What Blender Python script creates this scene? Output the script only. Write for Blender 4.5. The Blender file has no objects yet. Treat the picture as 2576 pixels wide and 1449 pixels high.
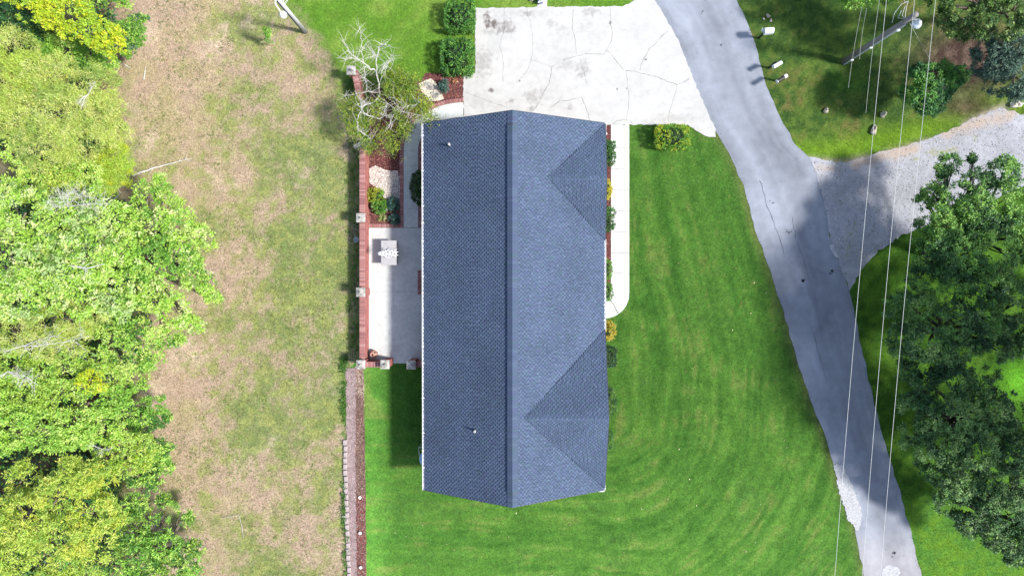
import bpy, math, random
import numpy as np
from mathutils import Vector, Matrix

random.seed(7)
RNG = np.random.default_rng(11)
S = bpy.context.scene
COL = S.collection

# ------------------------------------------------------------------ camera
CAM_H = 38.6            # drone height in metres
F = 1717.0              # focal length in units of a 2576 px wide frame (24 mm on 36 mm)
TH = math.atan(24.5 / F)
cam = bpy.data.cameras.new('camera')
cam.lens = 24.0
cam.sensor_width = 36.0
cam.clip_end = 2000
cam_ob = bpy.data.objects.new('camera', cam)
COL.objects.link(cam_ob)
cam_ob.location = (0, 0, CAM_H)
cam_ob.rotation_euler = (-TH, 0, 0)
S.camera = cam_ob

# ------------------------------------------------------------------ light
SUN_EL = math.radians(49.5)
SUN_OFF = math.radians(12)          # sun stands in the east, a touch to the south
W = bpy.data.worlds.new('World')
S.world = W
W.use_nodes = True
nt = W.node_tree
bg = nt.nodes['Background']
sky = nt.nodes.new('ShaderNodeTexSky')
sky.sky_type = 'NISHITA'
sky.sun_disc = False
sky.sun_elevation = SUN_EL
sky.sun_rotation = math.radians(102)
sky.dust_density = 1.0
hs = nt.nodes.new('ShaderNodeHueSaturation')      # thin high cloud whitens the sky a little
hs.inputs['Saturation'].default_value = 0.82
nt.links.new(sky.outputs[0], hs.inputs['Color'])
nt.links.new(hs.outputs[0], bg.inputs[0])
bg.inputs[1].default_value = 0.15
sun = bpy.data.lights.new('sun', 'SUN')
sun.energy = 4.1
sun.angle = math.radians(6.0)
sun.color = (1.0, 0.955, 0.89)
sun_ob = bpy.data.objects.new('sun', sun)
COL.objects.link(sun_ob)
sdir = Vector((-math.cos(SUN_EL) * math.cos(SUN_OFF), math.cos(SUN_EL) * math.sin(SUN_OFF), -math.sin(SUN_EL)))
sun_ob.rotation_euler = sdir.to_track_quat('-Z', 'Y').to_euler()
sun_ob.location = (30, -5, 40)
S.view_settings.view_transform = 'Standard'
S.view_settings.look = 'None'
S.view_settings.exposure = 0.87
S.view_settings.gamma = 1
S.view_settings.use_curve_mapping = False
S.cycles.max_bounces = 6
S.cycles.transparent_max_bounces = 6

# ------------------------------------------------------------------ helpers
CT, SN = math.cos(TH), math.sin(TH)

def P(px, py, z=0.0):
    """where the thing seen at survey point (px, py) stands in the world, at height z (metres)"""
    dx = (px - 1288.0) / F
    dy = -(py - 724.5) / F
    wy = dy * CT - SN
    wz = -dy * SN - CT
    t = (z - CAM_H) / wz
    return Vector((dx * t, wy * t, z))

def D(x, y, z=0.0):
    """inverse of P for numpy arrays on the ground"""
    rz = z - CAM_H
    cy = y * CT + rz * (-SN)
    cz = y * SN + rz * CT
    return 1288.0 + F * x / (-cz), 724.5 - F * cy / (-cz)

def pxm(z=0.0):
    return (CAM_H - z) / F

TAB = np.random.default_rng(5).random((256, 256))

def vnoise(x, y, seed=0):
    x = np.asarray(x, float) + seed * 17.31
    y = np.asarray(y, float) + seed * 9.73
    xi = np.floor(x).astype(int); yi = np.floor(y).astype(int)
    fx = x - xi; fy = y - yi
    fx = fx * fx * (3 - 2 * fx); fy = fy * fy * (3 - 2 * fy)
    a = TAB[xi % 256, yi % 256]; b = TAB[(xi + 1) % 256, yi % 256]
    c = TAB[xi % 256, (yi + 1) % 256]; d = TAB[(xi + 1) % 256, (yi + 1) % 256]
    return (a * (1 - fx) + b * fx) * (1 - fy) + (c * (1 - fx) + d * fx) * fy

def fbm(x, y, seed=0, o=4):
    s = 0; a = 0.5; n = 0
    for i in range(o):
        s = s + a * vnoise(x * 2 ** i, y * 2 ** i, seed + i * 3); n += a; a *= 0.55
    return s / n

def sst(e0, e1, v):
    t = np.clip((v - e0) / (e1 - e0), 0, 1)
    return t * t * (3 - 2 * t)

def inpoly(px, py, poly):
    px = np.asarray(px, float); py = np.asarray(py, float)
    r = np.zeros(px.shape, bool)
    n = len(poly)
    for i in range(n):
        x0, y0 = poly[i]; x1, y1 = poly[(i + 1) % n]
        if y0 == y1: continue
        c = ((y0 > py) != (y1 > py)) & (px < (x1 - x0) * (py - y0) / (y1 - y0) + x0)
        r ^= c
    return r

# ---- meshes
def np_mesh(name, verts, faces, cols=None, smooth=False):
    me = bpy.data.meshes.new(name)
    verts = np.ascontiguousarray(verts, dtype=np.float32); faces = np.ascontiguousarray(faces, dtype=np.int32)
    m, k = faces.shape
    me.vertices.add(len(verts)); me.vertices.foreach_set('co', verts.ravel())
    me.loops.add(m * k); me.loops.foreach_set('vertex_index', faces.ravel())
    me.polygons.add(m); me.polygons.foreach_set('loop_start', np.arange(m, dtype=np.int32) * k)
    me.update(calc_edges=True)
    if cols is not None:
        at = me.attributes.new('Col', 'FLOAT_COLOR', 'FACE' if len(cols) == m else 'POINT')
        c4 = np.ones((len(cols), 4), np.float32); c4[:, :3] = cols
        at.data.foreach_set('color', c4.ravel())
    if smooth:
        me.polygons.foreach_set('use_smooth', np.ones(m, bool))
    return me

class MB:
    """collects shapes that belong to ONE part"""
    def __init__(s): s.v = []; s.f = []; s.c = []; s.cc = (1, 1, 1)
    def add(s, vs, fs):
        o = len(s.v); s.v += [tuple(v) for v in vs]
        s.f += [tuple(i + o for i in f) for f in fs]; s.c += [s.cc] * len(fs)
    def box(s, c, size, rz=0.0, M=None):
        hx, hy, hz = size[0] / 2, size[1] / 2, size[2] / 2
        R = M if M is not None else Matrix.Rotation(rz, 3, 'Z')
        c = Vector(c)
        vs = [c + R @ Vector((x * hx, y * hy, z * hz)) for z in (-1, 1) for x, y in ((-1, -1), (1, -1), (1, 1), (-1, 1))]
        s.add(vs, [(3, 2, 1, 0), (4, 5, 6, 7), (0, 1, 5, 4), (1, 2, 6, 5), (2, 3, 7, 6), (3, 0, 4, 7)])
    def bevbox(s, c, size, b, rz=0.0, M=None):
        """box with a chamfered upper rim"""
        hx, hy, hz = size[0] / 2, size[1] / 2, size[2] / 2
        R = M if M is not None else Matrix.Rotation(rz, 3, 'Z'); c = Vector(c); vs = []
        for z, q in ((-hz, 0), (hz - b, 0), (hz, b)):
            vs += [c + R @ Vector((x * (hx - q), y * (hy - q), z)) for x, y in ((-1, -1), (1, -1), (1, 1), (-1, 1))]
        fs = [(3, 2, 1, 0), (8, 9, 10, 11)]
        for k in (0, 4):
            fs += [(k + i, k + (i + 1) % 4, k + 4 + (i + 1) % 4, k + 4 + i) for i in range(4)]
        s.add(vs, fs)
    def prism(s, pts, z0, z1, bottom=True):
        n = len(pts)
        a = sum(pts[i][0] * pts[(i + 1) % n][1] - pts[(i + 1) % n][0] * pts[i][1] for i in range(n))
        if a < 0: pts = pts[::-1]
        vs = [(p[0], p[1], z0) for p in pts] + [(p[0], p[1], z1) for p in pts]
        fs = [tuple(range(n, 2 * n))] + [(i, (i + 1) % n, n + (i + 1) % n, n + i) for i in range(n)]
        if bottom: fs.append(tuple(range(n - 1, -1, -1)))
        s.add(vs, fs)
    def tube(s, pts, rad, sides=6, cap=True):
        pts = [Vector(p) for p in pts]; n = len(pts)
        if not hasattr(rad, '__len__'): rad = [rad] * n
        up = Vector((0.13, 0.31, 0.94)); rings = []
        for i, p in enumerate(pts):
            d = (pts[min(i + 1, n - 1)] - pts[max(i - 1, 0)])
            d = d.normalized() if d.length > 1e-9 else Vector((0, 0, 1))
            a = d.cross(up)
            if a.length < 0.15: a = d.cross(Vector((1, 0, 0)))
            a.normalize(); b = d.cross(a)
            rings.append([p + (a * math.cos(t) + b * math.sin(t)) * rad[i] for t in (2 * math.pi * k / sides for k in range(sides))])
        vs = [v for r in rings for v in r]
        fs = [(i * sides + k, (i + 1) * sides + k, (i + 1) * sides + (k + 1) % sides, i * sides + (k + 1) % sides) for i in range(n - 1) for k in range(sides)]
        if cap: fs += [tuple(range(sides)), tuple(range(n * sides - 1, (n - 1) * sides - 1, -1))]
        s.add(vs, fs)
    def lathe(s, c, prof, sides=20, M=None):
        c = Vector(c); R = M if M is not None else Matrix.Identity(3)
        vs = [c + R @ Vector((r * math.cos(2 * math.pi * k / sides), r * math.sin(2 * math.pi * k / sides), z)) for r, z in prof for k in range(sides)]
        fs = [(i * sides + k, i * sides + (k + 1) % sides, (i + 1) * sides + (k + 1) % sides, (i + 1) * sides + k) for i in range(len(prof) - 1) for k in range(sides)]
        s.add(vs, fs)
    def mesh(s, name, smooth=False, cols=False):
        me = bpy.data.meshes.new(name); me.from_pydata(s.v, [], s.f)
        if smooth: me.polygons.foreach_set('use_smooth', [True] * len(s.f))
        if cols:
            at = me.attributes.new('Col', 'FLOAT_COLOR', 'FACE')
            at.data.foreach_set('color', np.array([tuple(c) + (1.0,) for c in s.c], np.float32).ravel())
        me.update(); return me
    def build(s, name, mat, parent=None, smooth=False, cols=False, **kw):
        return obj(name, s.mesh(name, smooth, cols), mat, parent, **kw)

def obj(name, me, mat, parent=None, loc=None, rz=0.0, kind=None, label=None):
    o = bpy.data.objects.new(name, me); COL.objects.link(o)
    if mat is not None and len(me.materials) == 0: me.materials.append(mat)
    if loc is not None: o.location = loc
    o.rotation_euler = (0, 0, rz)
    if parent is not None:
        o.parent = parent
        r = parent
        T = Matrix.Identity(4)
        if parent.get('_pi') is None: pass
        off = WLOC.get(parent.name, Vector((0, 0, 0)))
        o.matrix_parent_inverse = Matrix.Translation(-off)
    if kind: o['kind'] = kind
    if label: o['label'] = label
    return o

WLOC = {}
def thing(name, label, cat, loc, group=None):
    o = bpy.data.objects.new(name, None); COL.objects.link(o)
    o.location = loc; o.empty_display_size = 0.3
    WLOC[o.name] = Vector(loc)
    o['label'] = label; o['category'] = cat
    if group: o['group'] = group
    return o

def tag(o, label, cat, group=None):
    o['label'] = label; o['category'] = cat
    if group: o['group'] = group
    return o

def structure(name, me, mat, label=None):
    o = obj(name, me, mat, kind='structure')
    if label: o['label'] = label
    return o

# ---- materials
def mat(name, col=(0.5, 0.5, 0.5), rough=0.8, attr=False, noise=(), bump=None, metal=0.0, spec=0.3, transl=0.0, mul=1.0):
    """noise: list of (scale, low, high, detail) multipliers; bump: (scale, strength, distance)"""
    m = bpy.data.materials.new(name); m.use_nodes = True
    n = m.node_tree.nodes; l = m.node_tree.links
    b = n['Principled BSDF']; b.inputs['Roughness'].default_value = rough
    b.inputs['Metallic'].default_value = metal
    b.inputs['Specular IOR Level'].default_value = spec
    if attr:
        a = n.new('ShaderNodeAttribute'); a.attribute_name = 'Col'; out = a.outputs['Color']
    else:
        a = n.new('ShaderNodeRGB'); a.outputs[0].default_value = (*col, 1); out = a.outputs[0]
    tc = n.new('ShaderNodeTexCoord')
    for k, (sc, lo, hi, det) in enumerate(noise):
        t = n.new('ShaderNodeTexNoise'); t.inputs['Scale'].default_value = sc; t.inputs['Detail'].default_value = det
        mp = n.new('ShaderNodeMapping'); mp.inputs['Location'].default_value = (k * 13.1, k * 7.7, k * 3.3)
        l.new(tc.outputs['Object'], mp.inputs[0]); l.new(mp.outputs[0], t.inputs['Vector'])
        r = n.new('ShaderNodeMapRange'); r.inputs['From Min'].default_value = 0.32; r.inputs['From Max'].default_value = 0.68
        r.inputs['To Min'].default_value = lo; r.inputs['To Max'].default_value = hi; r.clamp = True
        l.new(t.outputs['Fac'], r.inputs['Value'])
        v = n.new('ShaderNodeVectorMath'); v.operation = 'SCALE'
        l.new(out, v.inputs[0]); l.new(r.outputs[0], v.inputs['Scale']); out = v.outputs[0]
    l.new(out, b.inputs['Base Color'])
    if bump:
        t = n.new('ShaderNodeTexNoise'); t.inputs['Scale'].default_value = bump[0]; t.inputs['Detail'].default_value = 4
        l.new(tc.outputs['Object'], t.inputs['Vector'])
        bn = n.new('ShaderNodeBump'); bn.inputs['Strength'].default_value = bump[1]; bn.inputs['Distance'].default_value = bump[2]
        l.new(t.outputs['Fac'], bn.inputs['Height']); l.new(bn.outputs[0], b.inputs['Normal'])
    if transl > 0:
        tr = n.new('ShaderNodeBsdfTranslucent'); l.new(out, tr.inputs['Color'])
        mx = n.new('ShaderNodeMixShader'); mx.inputs[0].default_value = transl
        l.new(b.outputs[0], mx.inputs[1]); l.new(tr.outputs[0], mx.inputs[2])
        l.new(mx.outputs[0], n['Material Output'].inputs['Surface'])
    m['out'] = 0
    return m

def stain(m, spots, dark):
    """wear with a shape of its own: spots = (x, y, rx, ry, strength); multiplies the base colour towards dark"""
    n = m.node_tree.nodes; l = m.node_tree.links; b = n['Principled BSDF']
    src = b.inputs['Base Color'].links[0].from_socket
    g = n.new('ShaderNodeNewGeometry')
    nz = n.new('ShaderNodeTexNoise'); nz.inputs['Scale'].default_value = 4.5; nz.inputs['Detail'].default_value = 6
    l.new(g.outputs['Position'], nz.inputs['Vector'])
    acc = None
    for x, y, rx, ry, st in spots:
        s1 = n.new('ShaderNodeVectorMath'); s1.operation = 'SUBTRACT'; s1.inputs[1].default_value = (x, y, 0.03)
        l.new(g.outputs['Position'], s1.inputs[0])
        s2 = n.new('ShaderNodeVectorMath'); s2.operation = 'MULTIPLY'; s2.inputs[1].default_value = (1 / rx, 1 / ry, 0)
        l.new(s1.outputs[0], s2.inputs[0])
        s3 = n.new('ShaderNodeVectorMath'); s3.operation = 'LENGTH'; l.new(s2.outputs[0], s3.inputs[0])
        ad = n.new('ShaderNodeMath'); ad.operation = 'MULTIPLY_ADD'; ad.inputs[1].default_value = 3.4; ad.inputs[2].default_value = -1.7
        l.new(nz.outputs['Fac'], ad.inputs[0])
        a2 = n.new('ShaderNodeMath'); a2.operation = 'ADD'; l.new(ad.outputs[0], a2.inputs[0]); l.new(s3.outputs['Value'], a2.inputs[1])
        r = n.new('ShaderNodeMapRange'); r.inputs['From Min'].default_value = 1.15; r.inputs['From Max'].default_value = 0.25
        r.inputs['To Min'].default_value = 0; r.inputs['To Max'].default_value = st
        l.new(a2.outputs[0], r.inputs['Value'])
        if acc is None: acc = r.outputs[0]
        else:
            q = n.new('ShaderNodeMath'); q.operation = 'MAXIMUM'; l.new(acc, q.inputs[0]); l.new(r.outputs[0], q.inputs[1]); acc = q.outputs[0]
    mx = n.new('ShaderNodeMix'); mx.data_type = 'RGBA'; mx.blend_type = 'MULTIPLY'
    l.new(acc, mx.inputs[0]); l.new(src, mx.inputs[6]); mx.inputs[7].default_value = (*dark, 1)
    l.new(mx.outputs[2], b.inputs['Base Color'])

M = {}
M['ground'] = mat('ground', attr=True, rough=0.95, noise=[(2.2, 0.88, 1.12, 4), (9, 0.8, 1.2, 4), (38, 0.68, 1.3, 3)], bump=(30, 0.8, 0.05), spec=0.05)
M['grass'] = mat('grass', attr=True, rough=0.7, spec=0.2, transl=0.25)
M['leaf'] = mat('leaf', attr=True, rough=0.5, spec=0.45, transl=0.38)
M['leafd'] = mat('leaf_dark', attr=True, rough=0.55, spec=0.35, transl=0.2)
M['bark'] = mat('bark', (0.16, 0.13, 0.10), 0.9, noise=[(6, 0.6, 1.3, 4)], bump=(14, 0.8, 0.03))
M['darkbark'] = mat('dark_bark', (0.05, 0.045, 0.038), 0.9, noise=[(6, 0.6, 1.3, 4)])
M['dead'] = mat('dead_wood', (0.50, 0.48, 0.45), 0.85, noise=[(9, 0.75, 1.15, 3)])
M['asphalt'] = mat('asphalt', (0.235, 0.250, 0.300), 0.93, noise=[(0.35, 0.86, 1.14, 3), (2.5, 0.93, 1.07, 4), (45, 0.88, 1.12, 2)], bump=(60, 0.4, 0.01), spec=0.1)
M['gravelroad'] = mat('gravel_road', (0.285, 0.29, 0.315), 0.95, noise=[(0.5, 0.85, 1.12, 4), (3, 0.9, 1.1, 4), (26, 0.75, 1.22, 3)], bump=(30, 0.8, 0.03), spec=0.1)
M['concrete'] = mat('concrete', (0.405, 0.402, 0.390), 0.9, noise=[(0.6, 0.93, 1.04, 4), (3.2, 0.93, 1.04, 5), (30, 0.96, 1.04, 2)], bump=(50, 0.15, 0.005), spec=0.15)
M['slab'] = mat('walk_concrete', (0.47, 0.47, 0.46), 0.9, noise=[(1.1, 0.9, 1.04, 4), (5, 0.93, 1.05, 4)], bump=(50, 0.15, 0.005), spec=0.15)
M['patio'] = mat('patio_concrete', (0.47, 0.485, 0.475), 0.9, noise=[(0.9, 0.88, 1.05, 4), (5, 0.9, 1.06, 5)], bump=(50, 0.15, 0.005), spec=0.15)
M['crack'] = mat('crack', (0.15, 0.145, 0.14), 0.95)
M['patch'] = mat('pale_patch', (0.37, 0.375, 0.39), 0.95, noise=[(14, 0.7, 1.15, 4)], bump=(22, 0.9, 0.03))
M['mulch'] = mat('mulch_base', (0.10, 0.035, 0.033), 0.95, noise=[(20, 0.6, 1.4, 3)], bump=(25, 0.8, 0.03))
M['chips'] = mat('mulch_chips', attr=True, rough=0.9)
M['strip'] = mat('pink_border', (0.235, 0.175, 0.175), 0.95, noise=[(2, 0.8, 1.2, 4), (14, 0.75, 1.25, 4)], bump=(18, 0.8, 0.03))
M['brick'] = mat('brick', (0.30, 0.135, 0.125), 0.9, noise=[(5, 0.8, 1.2, 3), (40, 0.85, 1.12, 2)], bump=(40, 0.4, 0.01))
M['brick_b'] = mat('brick_light', (0.37, 0.20, 0.19), 0.9, noise=[(5, 0.8, 1.2, 3)])
M['brick_c'] = mat('brick_dark', (0.22, 0.095, 0.095), 0.9, noise=[(5, 0.8, 1.2, 3)])
M['mortar'] = mat('mortar', (0.36, 0.25, 0.235), 0.95, noise=[(20, 0.85, 1.1, 3)])
M['cap'] = mat('cap_concrete', (0.35, 0.335, 0.31), 0.95, noise=[(5, 0.45, 1.25, 5), (22, 0.75, 1.2, 3)], bump=(20, 0.4, 0.02))
M['block'] = mat('border_block', (0.33, 0.28, 0.275), 0.95, noise=[(6, 0.8, 1.2, 3)], bump=(30, 0.5, 0.02))
M['shingle'] = mat('shingle', attr=True, rough=0.92, noise=[(.45, 0.90, 1.10, 4), (50, 0.85, 1.15, 2)], bump=(90, 0.4, 0.004), spec=0.12)
M['underlay'] = mat('roof_underlay', (0.02, 0.025, 0.04), 0.95)
M['white'] = mat('white_paint', (0.80, 0.80, 0.80), 0.45, noise=[(4, 0.95, 1.02, 2)])
M['trim'] = mat('dark_trim', (0.05, 0.055, 0.07), 0.6)
M['black'] = mat('black_metal', (0.02, 0.02, 0.022), 0.45)
M['grey'] = mat('grey_fabric', (0.33, 0.32, 0.33), 0.85, noise=[(5, 0.95, 1.05, 3)])
M['steel'] = mat('galvanised', (0.55, 0.60, 0.64), 0.4, metal=0.4, noise=[(20, 0.8, 1.15, 3)])
M['pole'] = mat('pole_wood', (0.19, 0.18, 0.175), 0.85, noise=[(3, 0.8, 1.15, 4), (25, 0.85, 1.1, 2)])
M['silver'] = mat('weathered_pole', (0.52, 0.52, 0.54), 0.7, noise=[(3, 0.85, 1.1, 4)])
M['wire'] = mat('wire', (0.48, 0.49, 0.47), 0.5)
M['wire2'] = mat('thin_wire', (0.34, 0.36, 0.32), 0.6)
M['rock'] = mat('rock', (0.36, 0.32, 0.26), 0.95, noise=[(6, 0.6, 1.3, 5)], bump=(10, 0.8, 0.06))
M['palerock'] = mat('pale_rock', (0.50, 0.45, 0.37), 0.95, noise=[(5, 0.8, 1.15, 5)], bump=(14, 0.7, 0.04))
M['terra'] = mat('terracotta', (0.60, 0.36, 0.27), 0.8, noise=[(8, 0.85, 1.1, 3)])
M['hollow'] = mat('vessel_inside', (0.07, 0.02, 0.02), 0.9)
M['blueplastic'] = mat('blue_plastic', (0.30, 0.45, 0.62), 0.45)
M['bluegrey'] = mat('blue_grey_metal', (0.14, 0.17, 0.24), 0.5)
M['glass'] = mat('window_glass', (0.03, 0.04, 0.05), 0.08, spec=0.6)
M['door'] = mat('door_paint', (0.20, 0.05, 0.05), 0.5)

# ------------------------------------------------------------------ outlines on the ground (survey units)
ROAD_L = [(1600, -160), (1640, -2), (1700, 100), (1745, 215), (1795, 325), (1835, 390), (1870, 470), (1900, 580), (1940, 690), (1975, 800), (2010, 920), (2045, 1020), (2080, 1110), (2110, 1220), (2150, 1330), (2174, 1449), (2200, 1560), (2230, 1680)]
ROAD_R = [(1790, -160), (1853, 0), (1880, 60), (1897, 110), (1917, 180), (1938, 240), (1970, 310), (2004, 370), (2040, 400), (2062, 470), (2087, 590), (2112, 670), (2138, 735), (2152, 800), (2182, 940), (2217, 1090), (2262, 1230), (2292, 1340), (2318, 1449), (2345, 1560), (2375, 1680)]
DRIVE = [(1196, 22), (1300, 20), (1566, 17), (1582, 12), (1600, 0), (1608, -40), (1630, -40), (1645, -1), (1705, 100), (1750, 215), (1776, 275), (1800, 325), (1800, 345), (1785, 347), (1768, 340), (1748, 328), (1730, 315), (1584, 314), (1520, 316), (1166, 318), (1166, 190), (1196, 186)]
GRAVEL = [(2036, 398), (2060, 400), (2105, 410), (2150, 405), (2200, 388), (2250, 375), (2330, 352), (2420, 312), (2480, 287), (2515, 268), (2570, 290), (2700, 270), (2900, 230), (2900, 400), (2650, 440), (2500, 500), (2400, 540), (2330, 570), (2280, 585), (2220, 625), (2185, 655), (2160, 690), (2140, 735), (2112, 672), (2087, 592), (2060, 470)]
PATIO = [(925, 573), (1120, 573), (1120, 914), (925, 914)]
MULCH_BED = [(928, 240), (960, 215), (1060, 205), (1070, 185), (1166, 185), (1166, 262), (1105, 262), (1060, 285), (1030, 330), (1017, 385), (1017, 573), (928, 573)]
FRONT_BED = [(1470, 316), (1536, 316), (1537, 640), (1535, 760), (1518, 760), (1470, 760)]
STRIP = [(869, 925), (896, 925), (895, 1100), (896, 1250), (898, 1449), (903, 1640), (880, 1640), (876, 1449), (872, 1250), (872, 1100)]
STRIP2 = [(894, 922), (915, 922), (918, 1100), (920, 1250), (922, 1449), (926, 1640), (901, 1640), (896, 1449), (894, 1250), (893, 1100)]
HOUSE = [(1090, 330), (1500, 330), (1500, 1200), (1090, 1200)]

def walk_curve(r_off):
    """centre line of the side path, offset outward by r_off (survey px)"""
    pts = []
    for y in range(573, 380, -12): pts.append((1034 - r_off, y))
    cx, cy = 1166, 378
    for k in range(0, 19):
        a = math.radians(180 - k * 5)
        pts.append((cx + (132 + r_off) * math.cos(a), cy - (101 + r_off) * math.sin(a)))
    return pts
WALK = walk_curve(18.5) + walk_curve(-18.5)[::-1]

# ------------------------------------------------------------------ ground
def groundcol(px, py, x, y):
    n1 = fbm(x * 0.22, y * 0.22, 1); n2 = fbm(x * 0.9, y * 0.9, 2); n3 = fbm(x * 3.1, y * 3.1, 3, 3); n4 = fbm(x * 0.45, y * 0.45, 4)
    def mix(a, b, w):
        w = w[..., None]; return a * (1 - w) + b * w
    def c(*v): return np.broadcast_to(np.array(v), px.shape + (3,)).astype(float)
    # dry meadow
    dry = mix(c(.355, .268, .195), c(.340, .280, .165), sst(.35, .65, n2))
    dry = mix(dry, c(.47, .375, .275), sst(.55, .75, n4) * .8)
    dry = mix(dry, c(.23, .16, .105), sst(.62, .8, n3) * .4)
    grn = mix(c(.115, .180, .045), c(.205, .240, .065), sst(.4, .7, n3))
    bias = 0.12 * np.exp(-((px - 730) / 170) ** 2) + 0.10 * np.exp(-((px - 640) / 80) ** 2 - ((py - 260) / 260) ** 2) - 0.10 * np.exp(-((px - 400) / 110) ** 2)
    bias = bias + .10 * np.exp(-((px - 830) / 50) ** 2 - ((py - 300) / 130) ** 2) - .08 * np.exp(-((px - 640) / 130) ** 2 - ((py - 730) / 90) ** 2)
    g = sst(.46, .62, .34 * n1 + .30 * n2 + .36 * n3 + bias * .62 - .005)
    mead = mix(dry, grn, g * .85)
    # forest floor
    ff = mix(c(.11, .07, .05), c(.05, .07, .025), sst(.45, .6, n2))
    mead = mix(mead, ff, sst(330, 240, px) * (1 - np.exp(-((px - 15) / 60) ** 2 - ((py - 428) / 40) ** 2)))
    # lawns
    s = np.hypot(np.maximum(px - 1500, 0), np.maximum(py - 1050, 0)) + (n1 - .5) * 26 + .22 * np.clip(700 - py, -200, 500) * sst(1450, 1700, px); t = px - py
    st1 = fbm(s * .045, t * .0030, 7, 3); st2 = fbm(s * .14, t * .010, 8, 3)
    law = mix(c(.044, .132, .020), c(.078, .172, .026), sst(.25, .75, .35 * st1 + .30 * st2 + .20 * n2 + .15 * n3))
    law = mix(law, c(.120, .150, .040), sst(.56, .72, .5 * st2 + .5 * n2) * .6)
    law = mix(law, c(.030, .078, .018), sst(.54, .74, n3 * .45 + n4 * .25 + st1 * .3) * .6)
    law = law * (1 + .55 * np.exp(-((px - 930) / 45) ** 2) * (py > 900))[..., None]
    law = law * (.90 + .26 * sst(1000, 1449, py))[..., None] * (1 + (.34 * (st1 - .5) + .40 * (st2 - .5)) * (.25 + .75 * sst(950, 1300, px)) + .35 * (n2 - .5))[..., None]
    nl = mix(c(.085, .185, .020), c(.150, .235, .040), sst(.35, .7, .6 * n2 + .4 * n4))
    nl = mix(nl, c(.26, .21, .11), sst(.62, .75, n1 * .6 + n2 * .4) * .7)
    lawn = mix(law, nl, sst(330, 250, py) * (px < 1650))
    xb = np.interp(py, [-400, 0, 60, 120, 180, 250, 330, 905, 930, 1449, 1700], [700, 715, 745, 800, 845, 880, 905, 905, 862, 880, 885])
    wob = (n2 - .5) * 90 * sst(420, 200, py) + (n3 - .5) * 30
    soft = 26 * sst(400, 250, py) + 3
    w = sst(-1, 1, (px - xb + wob) / soft)
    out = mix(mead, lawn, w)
    # strip of shade-grown weeds under the north bed tree
    # east of the road
    rx = np.interp(py, [p[1] for p in ROAD_R], [p[0] for p in ROAD_R])
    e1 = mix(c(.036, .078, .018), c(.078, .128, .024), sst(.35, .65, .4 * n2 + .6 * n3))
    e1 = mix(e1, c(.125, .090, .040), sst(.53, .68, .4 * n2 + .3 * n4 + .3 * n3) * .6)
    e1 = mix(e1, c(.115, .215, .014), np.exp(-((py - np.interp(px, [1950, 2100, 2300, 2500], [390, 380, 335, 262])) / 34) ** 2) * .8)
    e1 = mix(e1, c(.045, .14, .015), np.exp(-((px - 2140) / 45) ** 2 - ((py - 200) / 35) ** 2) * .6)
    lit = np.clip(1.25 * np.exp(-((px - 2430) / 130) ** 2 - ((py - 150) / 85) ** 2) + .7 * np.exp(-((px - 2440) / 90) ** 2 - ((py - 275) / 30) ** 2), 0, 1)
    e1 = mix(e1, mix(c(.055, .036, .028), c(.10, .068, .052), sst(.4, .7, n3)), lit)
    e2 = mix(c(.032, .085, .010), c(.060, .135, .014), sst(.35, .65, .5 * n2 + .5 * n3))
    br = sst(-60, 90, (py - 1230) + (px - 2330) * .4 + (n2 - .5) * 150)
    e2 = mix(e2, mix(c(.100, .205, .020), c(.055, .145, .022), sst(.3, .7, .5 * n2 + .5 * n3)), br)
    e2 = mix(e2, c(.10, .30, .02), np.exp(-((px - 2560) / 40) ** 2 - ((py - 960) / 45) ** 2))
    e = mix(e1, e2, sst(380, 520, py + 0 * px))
    # scuffed soil beside the gravel
    soil = np.exp(-((py - np.interp(px, [2030, 2120, 2260, 2340, 2420, 2520], [405, 414, 383, 356, 318, 272])) / 11) ** 2) * (px > 2030) * sst(.3, .55, n2)
    e = mix(e, c(.31, .26, .21), np.clip(soil, 0, 1) * .85)
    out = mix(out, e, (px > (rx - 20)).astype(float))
    # worn line along the road edge
    rl = np.interp(py, [p[1] for p in ROAD_L], [p[0] for p in ROAD_L])
    edge = np.exp(-((px - rl) / 16) ** 2) * (px < rl + 8) * (py > 330)
    out = mix(out, c(.13, .12, .05), edge * .45)
    # bare earth at the lawn's edges of paving
    return out * (0.86 + .28 * n3)[..., None]

st = 0.14
gx = np.arange(-38, 38.01, st); gy = np.arange(-24, 24.01, st)
GX, GY = np.meshgrid(gx, gy)
gpx, gpy = D(GX, GY)
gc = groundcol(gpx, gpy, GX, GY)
hz = (fbm(GX * .6, GY * .6, 21, 3) - .5) * .0
verts = np.stack([GX, GY, hz], -1).reshape(-1, 3)
nx, ny = len(gx), len(gy)
ii = np.arange(nx - 1)[None, :] + (np.arange(ny - 1) * nx)[:, None]
faces = np.stack([ii, ii + 1, ii + nx + 1, ii + nx], -1).reshape(-1, 4)
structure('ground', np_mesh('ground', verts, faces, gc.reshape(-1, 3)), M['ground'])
m = MB(); m.box((0, 0, -0.2), (700, 700, 0.3)); m.cc = (1, 1, 1)
far = mat('far_land', (.07, .13, .03), 0.95, noise=[(.05, .7, 1.3, 4), (.6, .8, 1.2, 4)])
structure('surrounding_land', m.mesh('surrounding_land'), far)

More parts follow.
